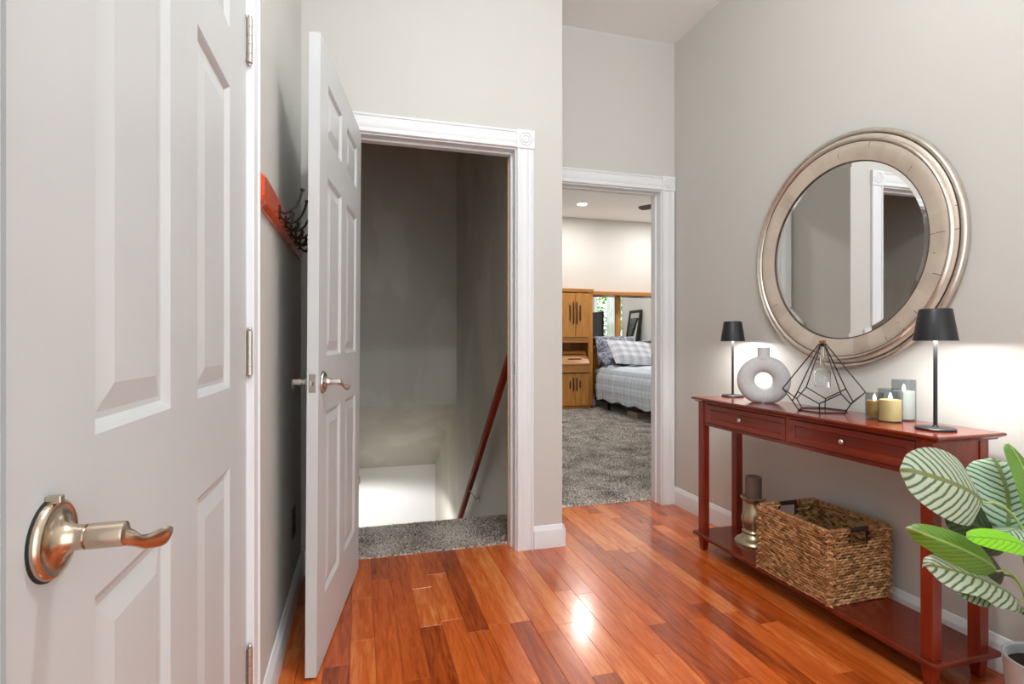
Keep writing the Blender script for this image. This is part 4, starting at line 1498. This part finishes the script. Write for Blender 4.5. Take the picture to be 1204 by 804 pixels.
def pillow(name, label, c, w, h, th, rot, mat, group=None):
    nu, nv = 20, 14
    vs, uvs = [], []
    for s_ in (1, -1):
        for i in range(nu + 1):
            for j in range(nv + 1):
                u, v = 2 * i / nu - 1, 2 * j / nv - 1
                k_ = max(0, (1 - u ** 4) * (1 - v ** 4)) ** .55
                px_ = u * w / 2 * (1 - .05 * (1 - abs(v)) * 0 - .06 * (v * v) * 0 + 0.02 * abs(u * v))
                vs.append((px_, s_ * (th / 2 * k_ + .006 * k_ * sin(u * 7 + v * 3)), v * h / 2 * (1 + .03 * abs(u * v))))
                uvs.append(((u + 1) / 2, (v + 1) / 2))
    n_ = (nu + 1) * (nv + 1)
    w_ = nv + 1
    f1 = [(i * w_ + j, (i + 1) * w_ + j, (i + 1) * w_ + j + 1, i * w_ + j + 1) for i in range(nu) for j in range(nv)]
    fs = f1 + [tuple(n_ + q for q in reversed(f)) for f in f1]
    mb = MB().add(vs, fs)
    o = mb.build(name, mat, None, smooth=180, fix=False)
    add_uv(o, uvs)
    o.location = c
    o.rotation_euler = rot
    tag(o, label, 'pillow', group)


pillow('pillow', 'blue floral pillow propped against the mirrored headboard', (4.00, 7.84, .93), .68, .46, .15, (radians(-14), 0, 0), m_floral, 'pillows on the bed')
pillow('pillow', 'blue floral pillow lying low at the bed edge under the plaid sham', (3.84, 7.60, .80), .46, .30, .12, (radians(-52), 0, radians(6)), m_floral, 'pillows on the bed')
pillow('pillow', 'white and grey plaid sham leaning in front of the floral pillows', (4.03, 7.34, .90), .76, .48, .14, (radians(-44), radians(4), radians(3)), m_plaid, 'pillows on the bed')
pillow('pillow', 'plaid sham right of the first sham, cut by the door frame', (4.82, 7.36, .90), .74, .46, .14, (radians(-44), radians(-4), radians(-4)), m_plaid, 'pillows on the bed')
# shoe-box sized things under the bed
m_box1 = plain('pale shoe box', srgb(176, 150, 130), rough=0.8)
tag(MB().box(3.66, 3.86, 6.55, 6.83, .005, .09).build('storage_box', m_box1, None, loc=(3.76, 6.69, .005), bevel=.004), 'small tan storage box on the carpet under the bed', 'box')

# ------------------------------------------------------------------ bedroom: recessed lights, fan
m_can = plain('recessed lamp lens', (1, 1, 1, 1), emit=(1, 0.98, 0.95, 1), es=12.0)
first = None
for (x, y, lb) in ((3.20, 7.37, 'recessed ceiling light nearest the oak cabinet, seen through the bedroom doorway'),
                   (4.75, 7.37, 'recessed ceiling light over the right side of the bed'),
                   (2.1, 4.7, 'recessed ceiling light just inside the bedroom door'), (4.4, 4.9, 'recessed ceiling light near the bedroom window')):
    t = thing('recessed_light', lb, 'ceiling light', (x, y, HB), 'recessed lights in the bedroom ceiling')
    MB().lathe([(.075, 0.0), (.105, 0.0), (.106, -.004), (.10, -.007), (.075, -.004)], 28, (x, y, HB), caps=False).build('trim_ring', M_trim, t, smooth=50)
    MB().lathe([(.076, -.0035), (0, -.0035)], 28, (x, y, HB), caps=False).build('lens', m_can, t)
    a = bpy.data.lights.new('recessed_lamp', 'AREA')
    a.shape = 'DISK'
    a.size = .15
    a.energy = P_BED
    a.color = (1, .97, .93)
    ao = bpy.data.objects.new('recessed_lamp', a)
    COL.objects.link(ao)
    ao.parent = t
    ao.location = (0, 0, -.012)

fan = thing('ceiling_fan', 'dark-bladed ceiling fan whose blade tip shows at the doorway edge', 'fan', (3.92, 5.72, HB))
m_blade = plain('dark fan blade', srgb(70, 62, 56), rough=0.4)
MB().lathe([(0, 0), (.07, 0), (.06, -.05), (.013, -.06), (.013, -.26), (.09, -.28), (.10, -.34), (.07, -.39), (0, -.40)], 24, (3.92, 5.72, HB), caps=False).build('motor', M_nickel, fan, smooth=40)
for k_ in range(5):
    a = radians(197 + 72 * k_)
    R = Matrix.Translation((3.92, 5.72, HB - .31)) @ Matrix.Rotation(a, 4, 'Z') @ Matrix.Rotation(radians(9), 4, 'X')
    mb = MB()
    pts = [(.09, -.03), (.20, -.055), (.62, -.07), (.66, -.055), (.675, 0), (.66, .055), (.62, .07), (.20, .055), (.09, .03)]
    mb.prism(pts, lambda a_, c, t: tuple(R @ Vector((a_, c, t))), -.004, .004)
    mb.build('blade', m_blade, fan)

# ------------------------------------------------------------------ bedroom window side (seen in the headboard mirror)
w1 = holder('window_1')
mb = MB()
for (a_, b__, z0, z1) in ((3.95, 4.0, .55, 2.35), (5.45, 5.5, .55, 2.35), (4.0, 5.45, .55, .6), (4.0, 5.45, 2.3, 2.35), (4.70, 4.74, .6, 2.3), (4.0, 4.7, 1.44, 1.48), (4.74, 5.45, 1.44, 1.48)):
    mb.box(5.63, 5.68, a_, b__, z0, z1)
mb.build('window_frame', M_trim, w1)
m_pane = thin_glass('window pane', (0.98, 0.98, 0.98, 1))
for (a_, b__) in ((4.0, 4.70), (4.74, 5.45)):
    for (z0, z1) in ((.6, 1.44), (1.48, 2.3)):
        MB().box(5.652, 5.656, a_, b__, z0, z1).build('window_pane', m_pane, w1)
m, nt, b = nmat('sheer white curtain')
tr = nd(nt, 'ShaderNodeBsdfTranslucent')
tr.inputs['Color'].default_value = (.95, .95, .95, 1)
tp = nd(nt, 'ShaderNodeBsdfTransparent')
df_ = nd(nt, 'ShaderNodeBsdfDiffuse')
df_.inputs['Color'].default_value = (.9, .9, .9, 1)
m1 = nd(nt, 'ShaderNodeMixShader')
m1.inputs[0].default_value = .6
nt.links.new(df_.outputs[0], m1.inputs[1])
nt.links.new(tr.outputs[0], m1.inputs[2])
m2 = nd(nt, 'ShaderNodeMixShader')
m2.inputs[0].default_value = .25
nt.links.new(m1.outputs[0], m2.inputs[1])
nt.links.new(tp.outputs[0], m2.inputs[2])
nt.links.new(m2.outputs[0], nt.nodes['Material Output'].inputs['Surface'])
m_sheer = m
cur = thing('curtain', 'sheer white curtain hanging at the bedroom window', 'curtain', (5.53, 5.2, 2.42))
MB().tube([(5.53, 3.8, 2.42), (5.53, 5.65, 2.42)], .012, n=10).build('rod', M_black, cur, smooth=60)
mb = MB().grid(lambda u, v: (5.53 + .025 * sin(u * 40), 4.88 + u * .66, .08 + v * 2.34), 80, 6)
mb.build('sheer_panel', m_sheer, cur, smooth=180)
fm = thing('floor_mirror', 'dark framed mirror leaning on the bedroom wall, seen reflected in the headboard', 'mirror', (5.4, 6.2, 0.004), rot=None)
R = Matrix.Translation((5.28, 0, .006)) @ Matrix.Rotation(radians(9), 4, 'Y')
mb = MB()
for (a_, b__, z0, z1) in ((5.93, 5.99, 0, 1.75), (6.36, 6.42, 0, 1.75), (5.99, 6.36, 0, .06), (5.99, 6.36, 1.69, 1.75)):
    mb.box(0, .03, a_, b__, z0, z1, R)
m_blackwood = plain('black brown frame', srgb(36, 30, 28), rough=0.4)
mb.build('frame', m_blackwood, fm)
MB().box(.008, .014, 5.985, 6.365, .055, 1.695, R).build('glass', M_mirror, fm)
dr = thing('dresser', 'dark low dresser under the bedroom window, seen only in the mirror', 'dresser', (5.2, 5.1, .004))
MB().box(4.98, 5.42, 4.6, 5.75, .05, 1.12).build('carcass', M_oak, dr, bevel=.006)
MB().box(5.0, 5.40, 4.62, 5.73, .004, .05).build('plinth', M_oak, dr)
for i in range(4):
    MB().box(4.965, 4.985, 4.63, 5.72, .09 + i * .255, .33 + i * .255).build('drawer', M_oakh, dr, bevel=.004)
tv = thing('television', 'dark flat television on the dresser, reflected in the headboard mirror', 'television', (5.2, 5.2, 1.12))
m_tv = plain('dark screen', srgb(18, 22, 34), rough=0.15)
MB().box(5.10, 5.15, 4.86, 5.52, 1.17, 1.74).build('screen', m_tv, tv, bevel=.006)
MB().box(5.05, 5.25, 5.05, 5.35, 1.12, 1.135).box(5.13, 5.17, 5.15, 5.25, 1.13, 1.2).build('stand', M_black, tv)
# garden outside
m_grass = plain('lawn', srgb(96, 140, 60), rough=0.9, var=0.3, vscale=3)
lawn = MB().box(5.9, 22, -12, 14, -.5, -.3).build('lawn', m_grass)
tag(lawn, 'green lawn outside the bedroom window', 'lawn', kind='structure')
m_fol = plain('garden foliage', srgb(126, 170, 70), rough=0.6, var=0.45, vscale=2.5)
for (hx, hy, hr_, lb) in ((8.2, -2.2, 1.7, 'bushy garden tree farthest from the bedroom window'), (9.4, 1.4, 1.5, 'bushy garden tree in the middle outside the bedroom window'), (10.3, 5.6, 1.8, 'bushy garden tree straight outside the bedroom window')):
    t = thing('garden_tree', lb, 'tree', (hx, hy, -.3), 'garden trees')
    MB().tube([(hx, hy, -.3), (hx + .05, hy, .6), (hx, hy, 1.2)], [.12, .09, .07], n=10).build('trunk', M_oak, t, smooth=60)
    mb = MB()
    vs, fs = [], []
    for i in range(2600):
        th_, ph_ = random.uniform(0, 6.283), math.acos(random.uniform(-1, 1))
        rr = hr_ * random.uniform(.75, 1.05) * (1 + .15 * sin(th_ * 5) * sin(ph_ * 4))
        c = Vector((hx + rr * sin(ph_) * cos(th_), hy + rr * sin(ph_) * sin(th_), 1.9 + rr * .9 * cos(ph_)))
        d_ = Vector((random.uniform(-1, 1), random.uniform(-1, 1), random.uniform(-1, 1))).normalized()
        e_ = d_.orthogonal().normalized()
        s_ = random.uniform(.05, .11)
        o_ = len(vs)
        vs += [c - d_ * s_, c + e_ * s_ * .5, c + d_ * s_, c - e_ * s_ * .5]
        fs.append((o_, o_ + 1, o_ + 2, o_ + 3))
    mb.v, mb.f = vs, fs
    cr = mb.build('crown', m_fol, t, fix=False)
    cr['kind'] = 'stuff'
